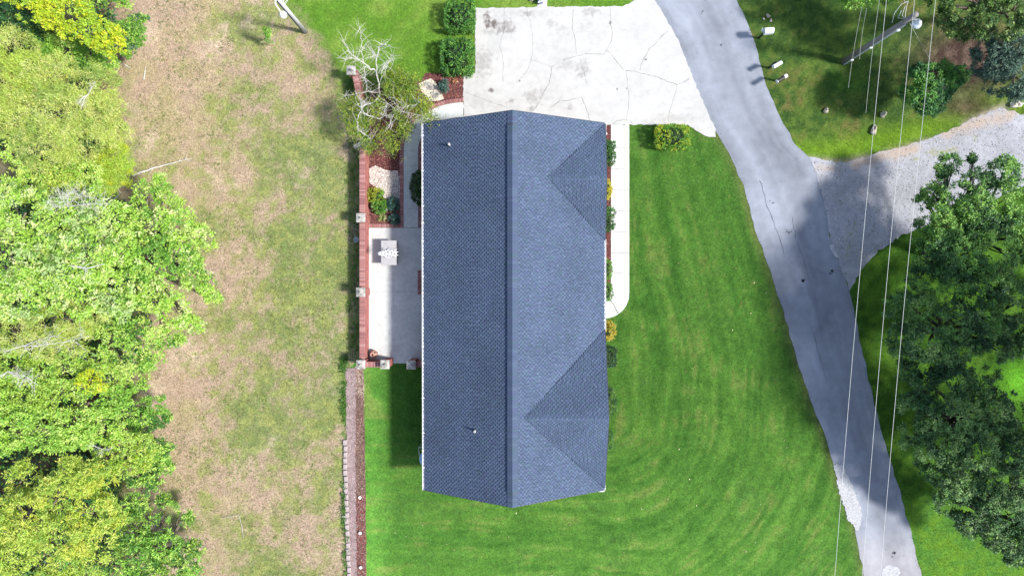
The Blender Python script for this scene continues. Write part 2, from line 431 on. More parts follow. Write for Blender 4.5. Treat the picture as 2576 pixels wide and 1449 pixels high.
def flat(name, poly, z, thick, material, jit=0.0, step=12, curved=False):
    pts = []
    n = len(poly)
    for i in range(n):
        a = poly[i]; b = poly[(i + 1) % n]
        L = math.hypot(b[0] - a[0], b[1] - a[1]); k = max(1, int(L / step)) if jit > 0 else 1
        for j in range(k):
            t = j / k
            q = (a[0] + (b[0] - a[0]) * t + random.uniform(-jit, jit), a[1] + (b[1] - a[1]) * t + random.uniform(-jit, jit))
            pts.append(P(q[0], q[1], 0))
    mb = MB(); mb.prism([(p.x, p.y) for p in pts], z - thick, z)
    return structure(name, mb.mesh(name), material)

# road as a ribbon with its own lengthwise wear
def resample(pl, ys): return np.interp(ys, [p[1] for p in pl], [p[0] for p in pl])
ys = np.linspace(-150, 1670, 330)
xl = resample(ROAD_L, ys) + (vnoise(ys * .05, ys * 0, 3) - .5) * 5; xr = resample(ROAD_R, ys) + (vnoise(ys * .05, ys * 0 + 5, 4) - .5) * 6
K = 30
rv = []; rc = []
for i, yy in enumerate(ys):
    for k in range(K + 1):
        t = k / K
        p = P(xl[i] + (xr[i] - xl[i]) * t, yy, 0)
        rv.append((p.x, p.y, 0.012 + 0.014 * math.sin(math.pi * t)))
rv = np.array(rv)
tt = np.tile(np.linspace(0, 1, K + 1), len(ys)); yv = np.repeat(ys, K + 1)
streak = fbm(tt * 9, yv * .006, 31, 3); patchy = fbm(rv[:, 0] * .45, rv[:, 1] * .45, 33, 4); fine = fbm(rv[:, 0] * 3, rv[:, 1] * 3, 35, 3)
val = 0.86 + .34 * (streak - .5) + .42 * (patchy - .5) + .2 * (fine - .5) + .10 * np.exp(-((tt - .25) / .09) ** 2) - .10 * np.exp(-((tt - .62) / .16) ** 2)
val += .16 * sst(1300, 1420, yv) + .04 * sst(420, 200, yv)
base = np.array((.235, .256, .300)); warm = np.array((.265, .262, .28))
wv = sst(1290, 1420, yv)[:, None]
rcol = (base * (1 - wv) + warm * wv) * val[:, None]
ii = np.arange(K)[None, :] + (np.arange(len(ys) - 1) * (K + 1))[:, None]
rf = np.stack([ii + K + 1, ii + K + 2, ii + 1, ii], -1).reshape(-1, 4)
M['road'] = mat('road', attr=True, rough=0.93, noise=[(2.5, 0.95, 1.05, 4), (40, 0.86, 1.14, 3)], bump=(60, 0.5, 0.012), spec=0.1)
structure('road', np_mesh('road', rv, rf, rcol), M['road'])

# gravel side drive, colours laid out in patches of stone dust, soil and weeds
gr = flat('gravel_drive', GRAVEL, 0.010, 0.06, M['gravelroad'], jit=4, step=10)
n_ = M['gravelroad'].node_tree.nodes; l_ = M['gravelroad'].node_tree.links
def tint_patch(m, cells, colr, scale=1.2, lo=.50, hi=.62):
    n = m.node_tree.nodes; l = m.node_tree.links; b = n['Principled BSDF']
    src = b.inputs['Base Color'].links[0].from_socket
    g = n.new('ShaderNodeNewGeometry'); t = n.new('ShaderNodeTexNoise'); t.inputs['Scale'].default_value = scale; t.inputs['Detail'].default_value = 6
    l.new(g.outputs['Position'], t.inputs['Vector'])
    acc = None
    for (p0, p1, rad, st_) in cells:     # capsules
        a = Vector((p0.x, p0.y, 0)); d = Vector((p1.x - p0.x, p1.y - p0.y, 0)); L2 = max(d.length_squared, 1e-6)
        s1 = n.new('ShaderNodeVectorMath'); s1.operation = 'SUBTRACT'; s1.inputs[1].default_value = (a.x, a.y, .01); l.new(g.outputs['Position'], s1.inputs[0])
        dt = n.new('ShaderNodeVectorMath'); dt.operation = 'DOT_PRODUCT'; dt.inputs[1].default_value = d / L2; l.new(s1.outputs[0], dt.inputs[0])
        cl = n.new('ShaderNodeClamp'); l.new(dt.outputs['Value'], cl.inputs[0])
        sc = n.new('ShaderNodeVectorMath'); sc.operation = 'SCALE'; sc.inputs[0].default_value = d; l.new(cl.outputs[0], sc.inputs['Scale'])
        s2 = n.new('ShaderNodeVectorMath'); s2.operation = 'DISTANCE'; l.new(s1.outputs[0], s2.inputs[0]); l.new(sc.outputs[0], s2.inputs[1])
        r = n.new('ShaderNodeMapRange'); r.inputs['From Min'].default_value = rad; r.inputs['From Max'].default_value = 0; r.inputs['To Min'].default_value = 0; r.inputs['To Max'].default_value = st_
        l.new(s2.outputs['Value'], r.inputs['Value'])
        if acc is None: acc = r.outputs[0]
        else:
            q = n.new('ShaderNodeMath'); q.operation = 'MAXIMUM'; l.new(acc, q.inputs[0]); l.new(r.outputs[0], q.inputs[1]); acc = q.outputs[0]
    ad = n.new('ShaderNodeMath'); ad.operation = 'ADD'; l.new(acc, ad.inputs[0]); l.new(t.outputs['Fac'], ad.inputs[1])
    r = n.new('ShaderNodeMapRange'); r.inputs['From Min'].default_value = .5 + lo; r.inputs['From Max'].default_value = .5 + hi
    l.new(ad.outputs[0], r.inputs['Value'])
    mx = n.new('ShaderNodeMix'); mx.data_type = 'RGBA'; l.new(r.outputs[0], mx.inputs[0]); l.new(src, mx.inputs[6]); mx.inputs[7].default_value = (*colr, 1)
    l.new(mx.outputs[2], b.inputs['Base Color'])
tint_patch(M['gravelroad'], [(P(2150, 412), P(2300, 372), .9, 1), (P(2380, 335), P(2540, 290), .9, .95), (P(2060, 420), P(2120, 430), .7, .7)], (.335, .275, .23), 1.4, .42, .95)
tint_patch(M['gravelroad'], [(P(2340, 385), P(2400, 380), .8, .75), (P(2300, 400), P(2310, 400), .4, .7), (P(2450, 345), P(2452, 350), .6, .7), (P(2130, 640), P(2150, 560), .9, .6)], (.235, .245, .14), 5.0, .48, .85)
tint_patch(M['gravelroad'], [(P(2100, 470), P(2150, 660), 1.3, .6), (P(2240, 600), P(2200, 620), .9, .6)], (.25, .245, .25), 6.0, .42, .95)

flat('driveway', DRIVE, 0.030, 0.08, M['concrete'], jit=1.6, step=7)
flat('garden_bed', MULCH_BED, 0.006, 0.05, M['mulch'], jit=1.0)
flat('front_bed', FRONT_BED, 0.012, 0.05, M['mulch'])
flat('garden_border', STRIP, 0.025, 0.06, M['strip'], jit=1.5)
M['strip2'] = mat('brown_border', (0.15, 0.095, 0.07), 0.95, noise=[(2, 0.7, 1.2, 4), (18, 0.6, 1.5, 4)], bump=(22, 0.9, 0.04))
tint_patch(M['strip2'], [(P(908, 1262), P(912, 1460), .7, 1.0)], (.17, .05, .045), 2.0, .35, .6)
tint_patch(M['strip2'], [(P(905, 925), P(906, 985), .8, 1.0)], (.34, .27, .21), 2.0, .35, .6)
flat('mulch_border', STRIP2, 0.012, 0.05, M['strip2'], jit=1.5)
flat('under_walk', [(1000, 573), (1056, 573), (1056, 385), (1075, 335), (1120, 305), (1166, 300), (1166, 255), (1105, 258), (1050, 290), (1012, 360)], 0.008, .05, M['strip2'])

# driveway stains and cracks
def Q(x, y): # close-up survey of the driveway
    return P((1300 + x / 2.8976) * .85867, (y / 2.8976) * .85867)
sp = []
for x, y, rx, ry, s_ in [(375, 160, 36, 60, 1), (385, 215, 38, 34, 1), (425, 210, 44, 34, 1), (515, 245, 95, 62, .60), (540, 230, 50, 60, .55), (400, 275, 80, 30, .30),
                         (710, 120, 60, 34, .5), (920, 200, 60, 40, .35), (1020, 250, 60, 60, .2), (1240, 100, 90, 40, .32), (330, 540, 90, 130, .36), (300, 860, 120, 80, .16),
                         (760, 830, 90, 70, .36), (580, 860, 30, 22, .5), (735, 925, 24, 30, .6), (1180, 590, 60, 90, .38), (1050, 560, 90, 60, .22), (1070, 910, 26, 30, .35), (620, 110, 600, 60, .12), (1180, 240, 80, 60, .16),
                         (405, 775, 22, 30, .9), (1712, 510, 13, 14, .9), (646, 688, 9, 9, .9), (1470, 762, 8, 8, .8), (1550, 752, 8, 8, .8), (1950, 1010, 220, 45, .2), (1413, 200, 12, 16, .8)]:
    c_ = Q(x, y); k = pxm() * .85867 / 2.8976
    sp.append((c_.x, c_.y, rx * k, ry * k, s_))
stain(M['concrete'], sp, (0.33, 0.29, 0.27))
CR = [[(515, 80), (512, 180), (520, 230), (490, 330), (475, 400), (500, 480), (508, 560), (500, 640), (505, 700)],
      [(700, 60), (715, 140), (735, 190), (755, 320), (752, 450), (740, 530), (705, 610), (650, 670), (620, 710)],
      [(1100, 90), (1095, 170), (1092, 260), (1112, 310), (1120, 400), (1128, 470)],
      [(1412, 60), (1415, 150), (1413, 200), (1430, 270), (1425, 340), (1405, 390), (1375, 430), (1365, 465), (1290, 465), (1210, 460), (1130, 480), (1060, 500), (1010, 520)],
      [(960, 545), (912, 572), (908, 640), (890, 720), (860, 765), (820, 850), (780, 915), (748, 955)],
      [(1375, 430), (1410, 450), (1460, 520), (1530, 600), (1620, 610), (1710, 635), (1820, 660), (1900, 695), (1978, 720), (2040, 700), (2085, 670)],
      [(1900, 270), (1850, 310), (1790, 385), (1740, 425), (1710, 480), (1670, 560), (1665, 600)],
      [(1548, 600), (1550, 650), (1562, 730), (1572, 850), (1565, 940), (1550, 1020)],
      [(1430, 1060), (1470, 1030), (1540, 1018), (1580, 1030), (1605, 1055)],
      [(1978, 720), (1965, 800), (1930, 900), (1910, 980), (1905, 1030)],
      [(1160, 540), (1190, 610), (1210, 700), (1215, 715)], [(180, 785), (300, 830), (420, 880), (540, 915)], [(530, 860), (540, 930)],
      [(900, 920), (990, 855), (1050, 860), (1110, 840), (1170, 830), (1200, 900), (1225, 970), (1238, 1025)], [(750, 510), (830, 540), (912, 572)]]
CW = [1.0, 1.0, 1.2, 1.5, 1.5, 1.8, 1.6, 1.1, 1.4, 1.0, 1.2, 1.0, .8, 1.4, .6]
drv = bpy.data.objects['driveway']
for pl, w_ in zip(CR, CW):
    pts = []
    for a, b in zip(pl[:-1], pl[1:]):
        k = max(1, int(math.hypot(b[0] - a[0], b[1] - a[1]) / 16))
        for j in range(k): pts.append((a[0] + (b[0] - a[0]) * j / k + random.uniform(-3.4, 3.4), a[1] + (b[1] - a[1]) * j / k + random.uniform(-3.4, 3.4)))
    pts.append(pl[-1])
    wp = [Q(*p) for p in pts]; vs = []; fs = []
    for i, p in enumerate(wp):
        d = (wp[min(i + 1, len(wp) - 1)] - wp[max(i - 1, 0)]); d.z = 0; d.normalize()
        nrm = Vector((-d.y, d.x, 0)); w = .0066 * w_ * random.uniform(.45, 1.6)
        vs += [(p + nrm * w) + Vector((0, 0, .034)), (p - nrm * w) + Vector((0, 0, .034))]
    fs = [(2 * i + 1, 2 * i + 3, 2 * i + 2, 2 * i) for i in range(len(wp) - 1)]
    mb = MB(); mb.add(vs, fs); mb.build('crack', M['crack'], drv)

# ---- slabs
def slab_piece(parent, poly, z, material, gap=.009, name='slab'):
    pts = [P(*q, 0) for q in poly]; c_ = sum(pts, Vector()) / len(pts)
    pts = [p + (c_ - p).normalized() * gap for p in pts]
    mb = MB(); mb.prism([(p.x, p.y) for p in pts], z - .1, z + random.uniform(-.002, .002)); return mb.build(name, material, parent)
fw = bpy.data.objects.new('front_walkway', None); COL.objects.link(fw); fw['kind'] = 'structure'
yy = [314.5, 372, 426, 479, 531, 584, 636.5, 687.5, 738]
for a, b in zip(yy[:-1], yy[1:]): slab_piece(fw, [(1536.5, a), (1583, a), (1583, b), (1536.5, b)], .034, M['slab'])
slab_piece(fw, [(1500, 738), (1583, 738), (1582, 752), (1576, 768), (1566, 782), (1556, 790), (1543, 765), (1535, 755), (1500, 752)][0:9], .034, M['slab'])
slab_piece(fw, [(1500, 753), (1535, 756), (1543, 766), (1555, 791), (1543, 797), (1530, 801), (1500, 802)], .034, M['slab'])
sw = bpy.data.objects.new('side_walkway', None); COL.objects.link(sw); sw['kind'] = 'structure'
o_ = walk_curve(18.5); i_ = walk_curve(-18.5)
cuts = [0, 4, 9, 13, 16, 19, 23, 29, len(o_) - 1]
for a, b in zip(cuts[:-1], cuts[1:]):
    slab_piece(sw, o_[a:b + 1] + i_[a:b + 1][::-1], .036, M['patio'], gap=.007)
pt = bpy.data.objects.new('patio', None); COL.objects.link(pt); pt['kind'] = 'structure'
slab_piece(pt, [(927, 573.5), (1130, 573.5), (1130, 734), (927, 734)], .036, M['patio'])
slab_piece(pt, [(927, 734), (1130, 734), (1130, 914), (927, 914)], .036, M['patio'])
flat('top_path', [(1352, 19), (1376, 19), (1378, -60), (1350, -60)], 0.022, .07, M['slab'])

# ---- road patches
def patch(poly, z=.032, label=None):
    pts = []
    n = len(poly)
    for i in range(n):
        a = poly[i]; b = poly[(i + 1) % n]; L = math.hypot(b[0] - a[0], b[1] - a[1]); k = max(1, int(L / 4))
        for j in range(k): pts.append(P(a[0] + (b[0] - a[0]) * j / k + random.uniform(-2, 2), a[1] + (b[1] - a[1]) * j / k + random.uniform(-2, 2)))
    mb = MB(); mb.prism([(p.x, p.y) for p in pts], z - .03, z)
    return structure('road_patch', mb.mesh('road_patch'), M['patch'])
patch([(2096, 1168), (2108, 1166), (2120, 1172), (2132, 1195), (2142, 1215), (2152, 1245), (2166, 1275), (2168, 1300), (2163, 1320), (2158, 1334), (2150, 1332), (2146, 1318), (2132, 1310), (2125, 1280), (2112, 1245), (2104, 1205)])
patch([(2222, 1424), (2240, 1420), (2256, 1424), (2264, 1436), (2258, 1452), (2230, 1462), (2214, 1448)])
patch([(2085, 618), (2094, 615), (2100, 628), (2108, 648), (2100, 645), (2091, 633)], .036)

rd_ = bpy.data.objects['road']
M['tar'] = mat('tar', (.07, .075, .09), .85)
for (x, y, n_, sp_) in ((1985, 583, 4, 6), (2020, 708, 6, 8), (1948, 505, 3, 10), (1765, 30, 3, 5), (2090, 690, 3, 8), (2245, 1395, 5, 10), (1812, 110, 2, 4)):
    for k in range(n_):
        c_ = P(x + random.gauss(0, sp_ * .5), y + random.gauss(0, sp_ * .6), 0); q = random.uniform(.03, .10)
        pp = [(c_.x + q * random.uniform(.4, 1.1) * math.cos(a), c_.y + q * random.uniform(.4, 1.2) * math.sin(a)) for a in (2 * math.pi * i / 9 for i in range(9))]
        mb = MB(); mb.prism(pp, .02, .0335); mb.build('tar_spot', M['tar'], rd_)
for pl in ([(1912, 455), (1930, 520), (1952, 575), (1975, 650)], [(2040, 820), (2062, 900), (2078, 960)], [(1990, 545), (2003, 600), (2022, 655), (2040, 720)]):
    wp = []
    for a, b in zip(pl[:-1], pl[1:]):
        for j in range(7): wp.append(P(a[0] + (b[0] - a[0]) * j / 7 + random.uniform(-2, 2), a[1] + (b[1] - a[1]) * j / 7, 0))
    vs = []
    for i, p in enumerate(wp):
        d = (wp[min(i + 1, len(wp) - 1)] - wp[max(i - 1, 0)]).normalized(); nn_ = Vector((-d.y, d.x, 0)) * random.uniform(.004, .014); vs += [p + nn_ + Vector((0, 0, .034)), p - nn_ + Vector((0, 0, .034))]
    mb = MB(); mb.add(vs, [(2 * i + 1, 2 * i + 3, 2 * i + 2, 2 * i) for i in range(len(wp) - 1)]); mb.build('crack', M['tar'], rd_)

# ------------------------------------------------------------------ leaves
def unit(v): return v / (np.linalg.norm(v, axis=1, keepdims=True) + 1e-9)

def leaves(tips, outs, n, L, w, spread, pal, droop=.15, flatn=.6, var=.25, tipcol=None):
    """rosettes of kite-shaped leaves on twig tips; returns verts, quads, colours"""
    N = len(tips)
    T = np.repeat(tips, n, 0); O = np.repeat(outs, n, 0); m = N * n
    rnd = RNG.normal(size=(m, 3)); rnd[:, 2] *= .55
    d = unit(unit(rnd) + O * .35 + np.array([0, 0, -droop]))
    base = T + unit(RNG.normal(size=(m, 3))) * (RNG.random((m, 1)) ** .6) * spread
    side = np.cross(d, np.array([0, 0, 1.0])) * flatn + RNG.normal(size=(m, 3)) * (1 - flatn) * .8
    side -= d * (side * d).sum(1, keepdims=True); side = unit(side)
    l = L * RNG.uniform(.65, 1.3, (m, 1)); ww = w * RNG.uniform(.7, 1.3, (m, 1)) * .5
    v = np.stack([base, base + d * l * .45 + side * ww, base + d * l, base + d * l * .45 - side * ww], 1).reshape(-1, 3)
    f = np.arange(m * 4).reshape(-1, 4)
    pal = np.array(pal, float)
    ti = RNG.integers(0, len(pal), N) if tipcol is None else tipcol
    c_ = np.repeat(pal[ti], n, 0)
    c_ = c_ * RNG.uniform(1 - var, 1 + var, (m, 1)) * (1 + RNG.normal(size=(m, 3)) * .05)
    return v, f, np.clip(c_, 0, 1)

def shell(c, r, dens, seed=0, e=2.0, low=-.35, rough=.22, jit=None):
    """tips spread through the outer layer of a lobe, with hollows"""
    rx, ry, rz = r
    area = 2 * math.pi * rx * ry * 1.2 + 2.2 * rz * (rx + ry)
    N = int(max(12, area * dens))
    u = RNG.normal(size=(int(N * 1.5), 3)); u = unit(u) if e < 3 else unit(RNG.uniform(-1, 1, (int(N * 3), 3)) ** np.array([1, 1, 1])); u = u[u[:, 2] > low][:N]
    if e >= 3: N = len(u)
    k = (np.abs(u) ** e).sum(1) ** (-1 / e)
    nz = vnoise(u[:, 0] * 3.1 + c[0], u[:, 1] * 3.1 + c[1] + u[:, 2] * 2, seed)
    rad = k * (1 - rough * 1.0 + 2 * rough * (nz - .2)) * (RNG.random(len(u)) ** (.12 if low > -.5 else .09))
    p = u * rad[:, None] * np.array([rx, ry, rz]) + np.array(c)
    keep = p[:, 2] > .05
    return p[keep], unit(u / np.array([rx, ry, rz]))[keep]

def crown_mesh(name, blobs, pal, leaf, dens, rough=.22, e=2.0, sub=5, subr=.42, droop=.15, flatn=.6, var=.25, patchy=1.2, low=-.35, hollow=.33):
    n, L, w, spread = leaf; V = []; Fc = []; Cc = []; o = 0
    allb = []
    for (c, r) in blobs:
        allb.append((c, r))
        for k in range(sub):
            a = RNG.uniform(0, 2 * math.pi); q = RNG.uniform(.62, .95)
            s_ = subr * RNG.uniform(.7, 1.3)
            allb.append(((c[0] + r[0] * q * math.cos(a), c[1] + r[1] * q * math.sin(a), c[2] + r[2] * RNG.uniform(-.35, .45)), (r[0] * s_, r[1] * s_, r[2] * s_)))
    for bi, (c, r) in enumerate(allb):
        t, out = shell(c, r, dens, bi, e, low, rough)
        if len(t) == 0: continue
        tn = fbm(t[:, 0] * patchy, t[:, 1] * patchy, 40 + len(name), 3)
        keep = fbm(t[:, 0] * 1.7 + t[:, 2], t[:, 1] * 1.7, 60, 2) > hollow
        ti = np.clip(((tn - .3) / .4 + RNG.normal(size=len(t)) * .30) * len(pal), 0, len(pal) - 1).astype(int)
        t, out, ti = t[keep], out[keep], ti[keep]
        v, f, cc = leaves(t, out, n, L, w, spread, pal, droop, flatn, var, ti)
        V.append(v); Fc.append(f + o); Cc.append(cc); o += len(v)
    return np_mesh(name, np.concatenate(V), np.concatenate(Fc), np.concatenate(Cc))

def limb_path(a, b, sag=.1, k=6):
    a = Vector(a); b = Vector(b); d = (b - a).length; pts = []
    off = Vector((random.uniform(-1, 1), random.uniform(-1, 1), random.uniform(-.3, .6))) * d * sag
    for i in range(k + 1):
        t = i / k; pts.append(a.lerp(b, t) + off * math.sin(math.pi * t) + Vector((random.uniform(-1, 1), random.uniform(-1, 1), 0)) * d * .012)
    return pts

def tree(name, label, cat, base, blobs, pal, leaf=(9, .17, .09, .12), dens=9, group=None, trunk=.22, zr=None, rough=.22, sub=5, barkm='bark', leafm='leaf', **kw):
    b = P(*base, 0)
    t = thing(name, label, cat, b, group)
    bl = []
    for q in blobs:
        px, py, r, z = q[:4]; rz_ = q[4] if len(q) > 4 else r * pxm(z) * .75
        c_ = P(px, py, z); rr = r * pxm(z); bl.append(((c_.x, c_.y, c_.z), (rr, rr * (q[5] if len(q) > 5 else 1), rz_)))
    obj('crown', crown_mesh('crown', bl, pal, leaf, dens, rough=rough, sub=sub, **kw), M[leafm], t)
    zf = max(.6, min(c[2] for c, r in bl) * .55)
    ctr = Vector((sum(c[0] for c, r in bl) / len(bl), sum(c[1] for c, r in bl) / len(bl), 0))
    fork = Vector((b.x * .8 + ctr.x * .2, b.y * .8 + ctr.y * .2, zf))
    tb = MB(); tb.tube(limb_path(b + Vector((0, 0, -.1)), fork, .05, 5), [trunk * 1.35, trunk * 1.1, trunk, trunk * .95, trunk * .9, trunk * .85], 9); tb.build('trunk', M[barkm], t, smooth=True)
    for c, r in bl:
        lb = MB(); tip = Vector(c) + Vector((0, 0, r[2] * .2)); pp = limb_path(fork, tip, .1, 5)
        lb.tube(pp, [trunk * .55 * (1 - i / 6.5) + .01 for i in range(6)], 6)
        for k in range(3):
            e_ = tip + Vector((random.uniform(-1, 1) * r[0] * .7, random.uniform(-1, 1) * r[1] * .7, random.uniform(0, .6) * r[2]))
            lb.tube(limb_path(pp[3 + k % 2], e_, .12, 4), [trunk * .22, trunk * .17, trunk * .12, trunk * .08, trunk * .04], 5)
        lb.build('limb', M[barkm], t, smooth=True)
    return t

# palettes (leaf colours; the palest LG tones paint in white glints)
Yl = [(.48, .56, .030), (.40, .53, .030), (.56, .58, .03), (.33, .48, .04)]
YG = [(.44, .56, .09), (.34, .50, .07), (.54, .60, .13), (.22, .38, .05)]
LG = [(.34, .55, .08), (.50, .64, .16), (.60, .68, .30), (.36, .58, .08), (.14, .29, .04), (.42, .58, .12)]
MG = [(.15, .33, .045), (.25, .46, .065), (.38, .54, .11), (.06, .17, .03)]
FE = [(.46, .55, .12), (.56, .60, .22), (.38, .50, .09), (.58, .60, .18), (.26, .37, .08)]
DG = [(.025, .095, .035), (.035, .13, .040), (.060, .17, .05), (.022, .07, .028)]
OAK = [(.040, .110, .032), (.075, .185, .042), (.13, .28, .055), (.21, .39, .070)]
OAK2 = [(.038, .100, .034), (.066, .156, .046), (.108, .220, .062), (.18, .31, .088)]
BLU = [(.045, .090, .062), (.070, .130, .092), (.11, .185, .130)]
OL = [(.065, .145, .032), (.12, .215, .045), (.20, .30, .07), (.045, .10, .025)]
BIG = (15, .125, .062, .16); MED = (12, .11, .06, .11); FINE = (16, .17, .022, .17)

G_W = 'trees of the wood on the west side'
tree('pine_tree', 'dark blue-green tree in the far top left corner', 'tree', (40, 80), [(20, 30, 62, 6.5), (70, 60, 50, 6), (-50, 60, 70, 6.5), (90, 95, 35, 5)], DG, MED, 8, G_W)
tree('yellow_tree', 'bright yellow-leaved tree running diagonally at the top of the west wood', 'tree', (230, 110),
     [(120, 5, 45, 8), (185, 40, 48, 8), (232, 75, 45, 7.5), (272, 108, 38, 7.2), (298, 125, 26, 7), (60, -30, 60, 8), (130, 45, 26, 8)], Yl, MED, 11, G_W, rough=.15)
tree('maple_tree', 'glossy green tree below the yellow one at the top left', 'tree', (170, 150),
     [(115, 95, 42, 5.5), (165, 120, 42, 5.5), (225, 140, 40, 4.8), (265, 155, 30, 4.2), (225, 5, 38, 6), (285, -5, 34, 5.5), (150, 85, 36, 5.5)], MG[:3] + LG[:2], BIG, 9, G_W)
tree('leafy_bush', 'rounded green bush standing out on the dry field at the top left', 'bush', (325, 90),
     [(325, 85, 36, 1.8), (345, 62, 26, 1.6), (318, 112, 30, 1.5), (350, 92, 22, 1.4)], MG + BLU[2:], MED, 13, None, trunk=.08)
tree('feathery_tree', 'pale feathery tree touching the left edge at the upper left', 'tree', (30, 200),
     [(30, 130, 62, 7), (15, 210, 75, 7.5), (75, 190, 60, 7.2), (-60, 170, 90, 7.5), (40, 290, 70, 7)], FE + YG[:1], FINE, 13, G_W, flatn=.8, rough=.14)
tree('feathery_tree', 'widest pale feathery tree of the west wood, reaching the dry field above the fallen branch', 'tree', (190, 280),
     [(140, 215, 62, 7), (205, 225, 55, 6.8), (262, 225, 40, 6), (160, 290, 70, 7.3), (235, 290, 62, 6.5), (278, 275, 40, 5.5), (285, 325, 36, 5.2), (200, 345, 62, 6.6), (110, 350, 65, 7)], FE, FINE, 13, G_W, flatn=.8, rough=.14)
tree('yellow_bush', 'lime yellow tree beside the fallen white branch', 'tree', (290, 420),
     [(292, 395, 34, 4.5), (298, 435, 34, 4.4), (262, 460, 32, 4.6), (270, 415, 34, 5)], Yl[1:] + YG[:2], FINE, 18, G_W, flatn=.85, rough=.12)
tree('broadleaf_tree', 'yellow-green tree around the bare gap at the left edge', 'tree', (150, 440),
     [(110, 430, 48, 6), (165, 430, 50, 6.2), (210, 440, 40, 6), (150, 480, 50, 6.3), (60, 390, 50, 6.4), (60, 480, 30, 6)], YG + LG[:2], BIG, 9, G_W)
tree('poplar_tree', 'light green tree with glinting leaves in the middle of the left edge', 'tree', (90, 620),
     [(70, 540, 75, 8), (150, 560, 70, 8), (40, 640, 90, 8.3), (130, 660, 80, 8.6), (-60, 580, 90, 8), (60, 740, 80, 8.2), (-60, 720, 90, 8)], LG + [(.42, .56, .22)], BIG, 8.5, G_W)
tree('poplar_tree', 'light green tree with glinting leaves between the wood edge and the left edge', 'tree', (240, 640),
     [(225, 560, 62, 7.8), (290, 560, 55, 7.2), (230, 650, 72, 8.2), (310, 640, 58, 7.4), (200, 740, 70, 8), (285, 740, 58, 7.4), (245, 500, 40, 7)], LG + [(.42, .56, .22)], BIG, 8.5, G_W)
tree('broadleaf_tree', 'big green tree whose jagged crown reaches farthest into the dry field', 'tree', (390, 660),
     [(375, 505, 46, 5.6), (408, 470, 26, 5), (425, 520, 34, 5.2), (385, 570, 55, 6.3), (450, 580, 44, 5.6), (492, 590, 30, 5), (524, 606, 22, 4.6), (380, 650, 60, 6.8), (445, 650, 48, 6), (478, 690, 30, 5.2), (518, 708, 24, 4.8), (533, 742, 17, 4.5), (400, 730, 50, 6), (440, 780, 44, 5.6), (485, 812, 26, 5), (430, 845, 32, 5), (500, 660, 14, 5)],
     MG[:3] + LG[:4], BIG, 9, G_W, sub=4)
tree('broadleaf_tree', 'green tree at the wood edge just south of the jagged crown', 'tree', (330, 850),
     [(330, 790, 50, 6.2), (360, 850, 46, 6), (385, 895, 34, 5.4), (330, 900, 46, 6), (290, 850, 48, 6.5), (345, 945, 34, 5.2)], MG[1:] + LG[:2], BIG, 9, G_W)
tree('feathery_tree', 'pale yellow feathery tree with bare twigs low on the left edge', 'tree', (120, 830),
     [(50, 840, 52, 7.8), (120, 820, 50, 8), (185, 800, 42, 7.6), (235, 790, 28, 7.2), (130, 870, 42, 7.6), (200, 860, 36, 7.2)], FE + Yl[3:], FINE, 13, G_W, flatn=.8, rough=.14)
tree('broadleaf_tree', 'green leafy tree under the pale feathery one', 'tree', (180, 930),
     [(40, 920, 46, 6.6), (100, 940, 46, 6.6), (170, 930, 50, 6.8), (240, 905, 42, 6.4), (280, 950, 38, 6), (50, 1000, 60, 6.5), (140, 1010, 55, 6.8), (-50, 960, 70, 7)], LG[:2] + MG[1:3] + YG[1:2], BIG, 9, G_W)
tree('yellow_bush', 'small golden crown in the green lower left wood', 'tree', (236, 968), [(232, 955, 24, 7.6), (250, 972, 18, 7.4), (210, 968, 18, 7.4)], Yl, MED, 14, G_W, sub=3)
tree('broadleaf_tree', 'green tree with big leaves left of the wood edge lobe', 'tree', (200, 1060),
     [(230, 1010, 46, 6.4), (290, 1010, 40, 6), (190, 1075, 58, 6.8), (120, 1080, 60, 7), (260, 1070, 46, 6.2), (40, 1070, 66, 7), (-50, 1080, 70, 7)], MG[1:3] + LG[:2] + LG[3:4], BIG, 9, G_W)
tree('edge_tree', 'dark green lobe of the wood edge beside the dark hollow', 'tree', (370, 1040),
     [(345, 1040, 38, 3.6), (385, 1020, 32, 3.2), (398, 1048, 28, 3), (310, 1072, 34, 4), (360, 1072, 30, 3.4)], MG, MED, 12, G_W, leafm='leafd')
tree('olive_tree', 'olive yellow tree in the lower part of the wood edge', 'tree', (310, 1140),
     [(300, 1120, 34, 5.6), (345, 1130, 36, 5), (270, 1150, 36, 5.6), (320, 1165, 36, 5.4), (370, 1120, 26, 4.6), (350, 1165, 28, 4.6)], YG[1:] + Yl[3:] + MG[2:3], MED, 12, G_W)
tree('edge_tree', 'dark green tree right of the olive yellow one', 'tree', (395, 1180),
     [(395, 1125, 30, 3.2), (405, 1160, 28, 3), (395, 1200, 32, 3.2), (360, 1220, 32, 3.4), (410, 1140, 24, 3)], MG, MED, 12, G_W, leafm='leafd')
tree('willow_tree', 'big yellow-green tree filling the lower left corner', 'tree', (130, 1270),
     [(200, 1200, 56, 7), (250, 1220, 44, 6.6), (150, 1250, 66, 7.6), (240, 1290, 56, 7), (285, 1290, 36, 6.4), (70, 1300, 70, 7.6), (160, 1350, 66, 7.6), (250, 1360, 48, 6.8), (30, 1390, 60, 7.4), (-50, 1320, 80, 7.6), (60, 1210, 44, 6.8)], YG + [(.50, .56, .08)], (15, .15, .042, .15), 10, G_W)
tree('willow_tree', 'yellow-green tree cut by the bottom left edge of the photo', 'tree', (120, 1450),
     [(160, 1430, 46, 6.8), (50, 1460, 60, 7), (220, 1450, 40, 6.4), (-40, 1470, 70, 7), (120, 1500, 70, 7)], YG[:3] + MG[2:3], (15, .15, .042, .15), 10, G_W)
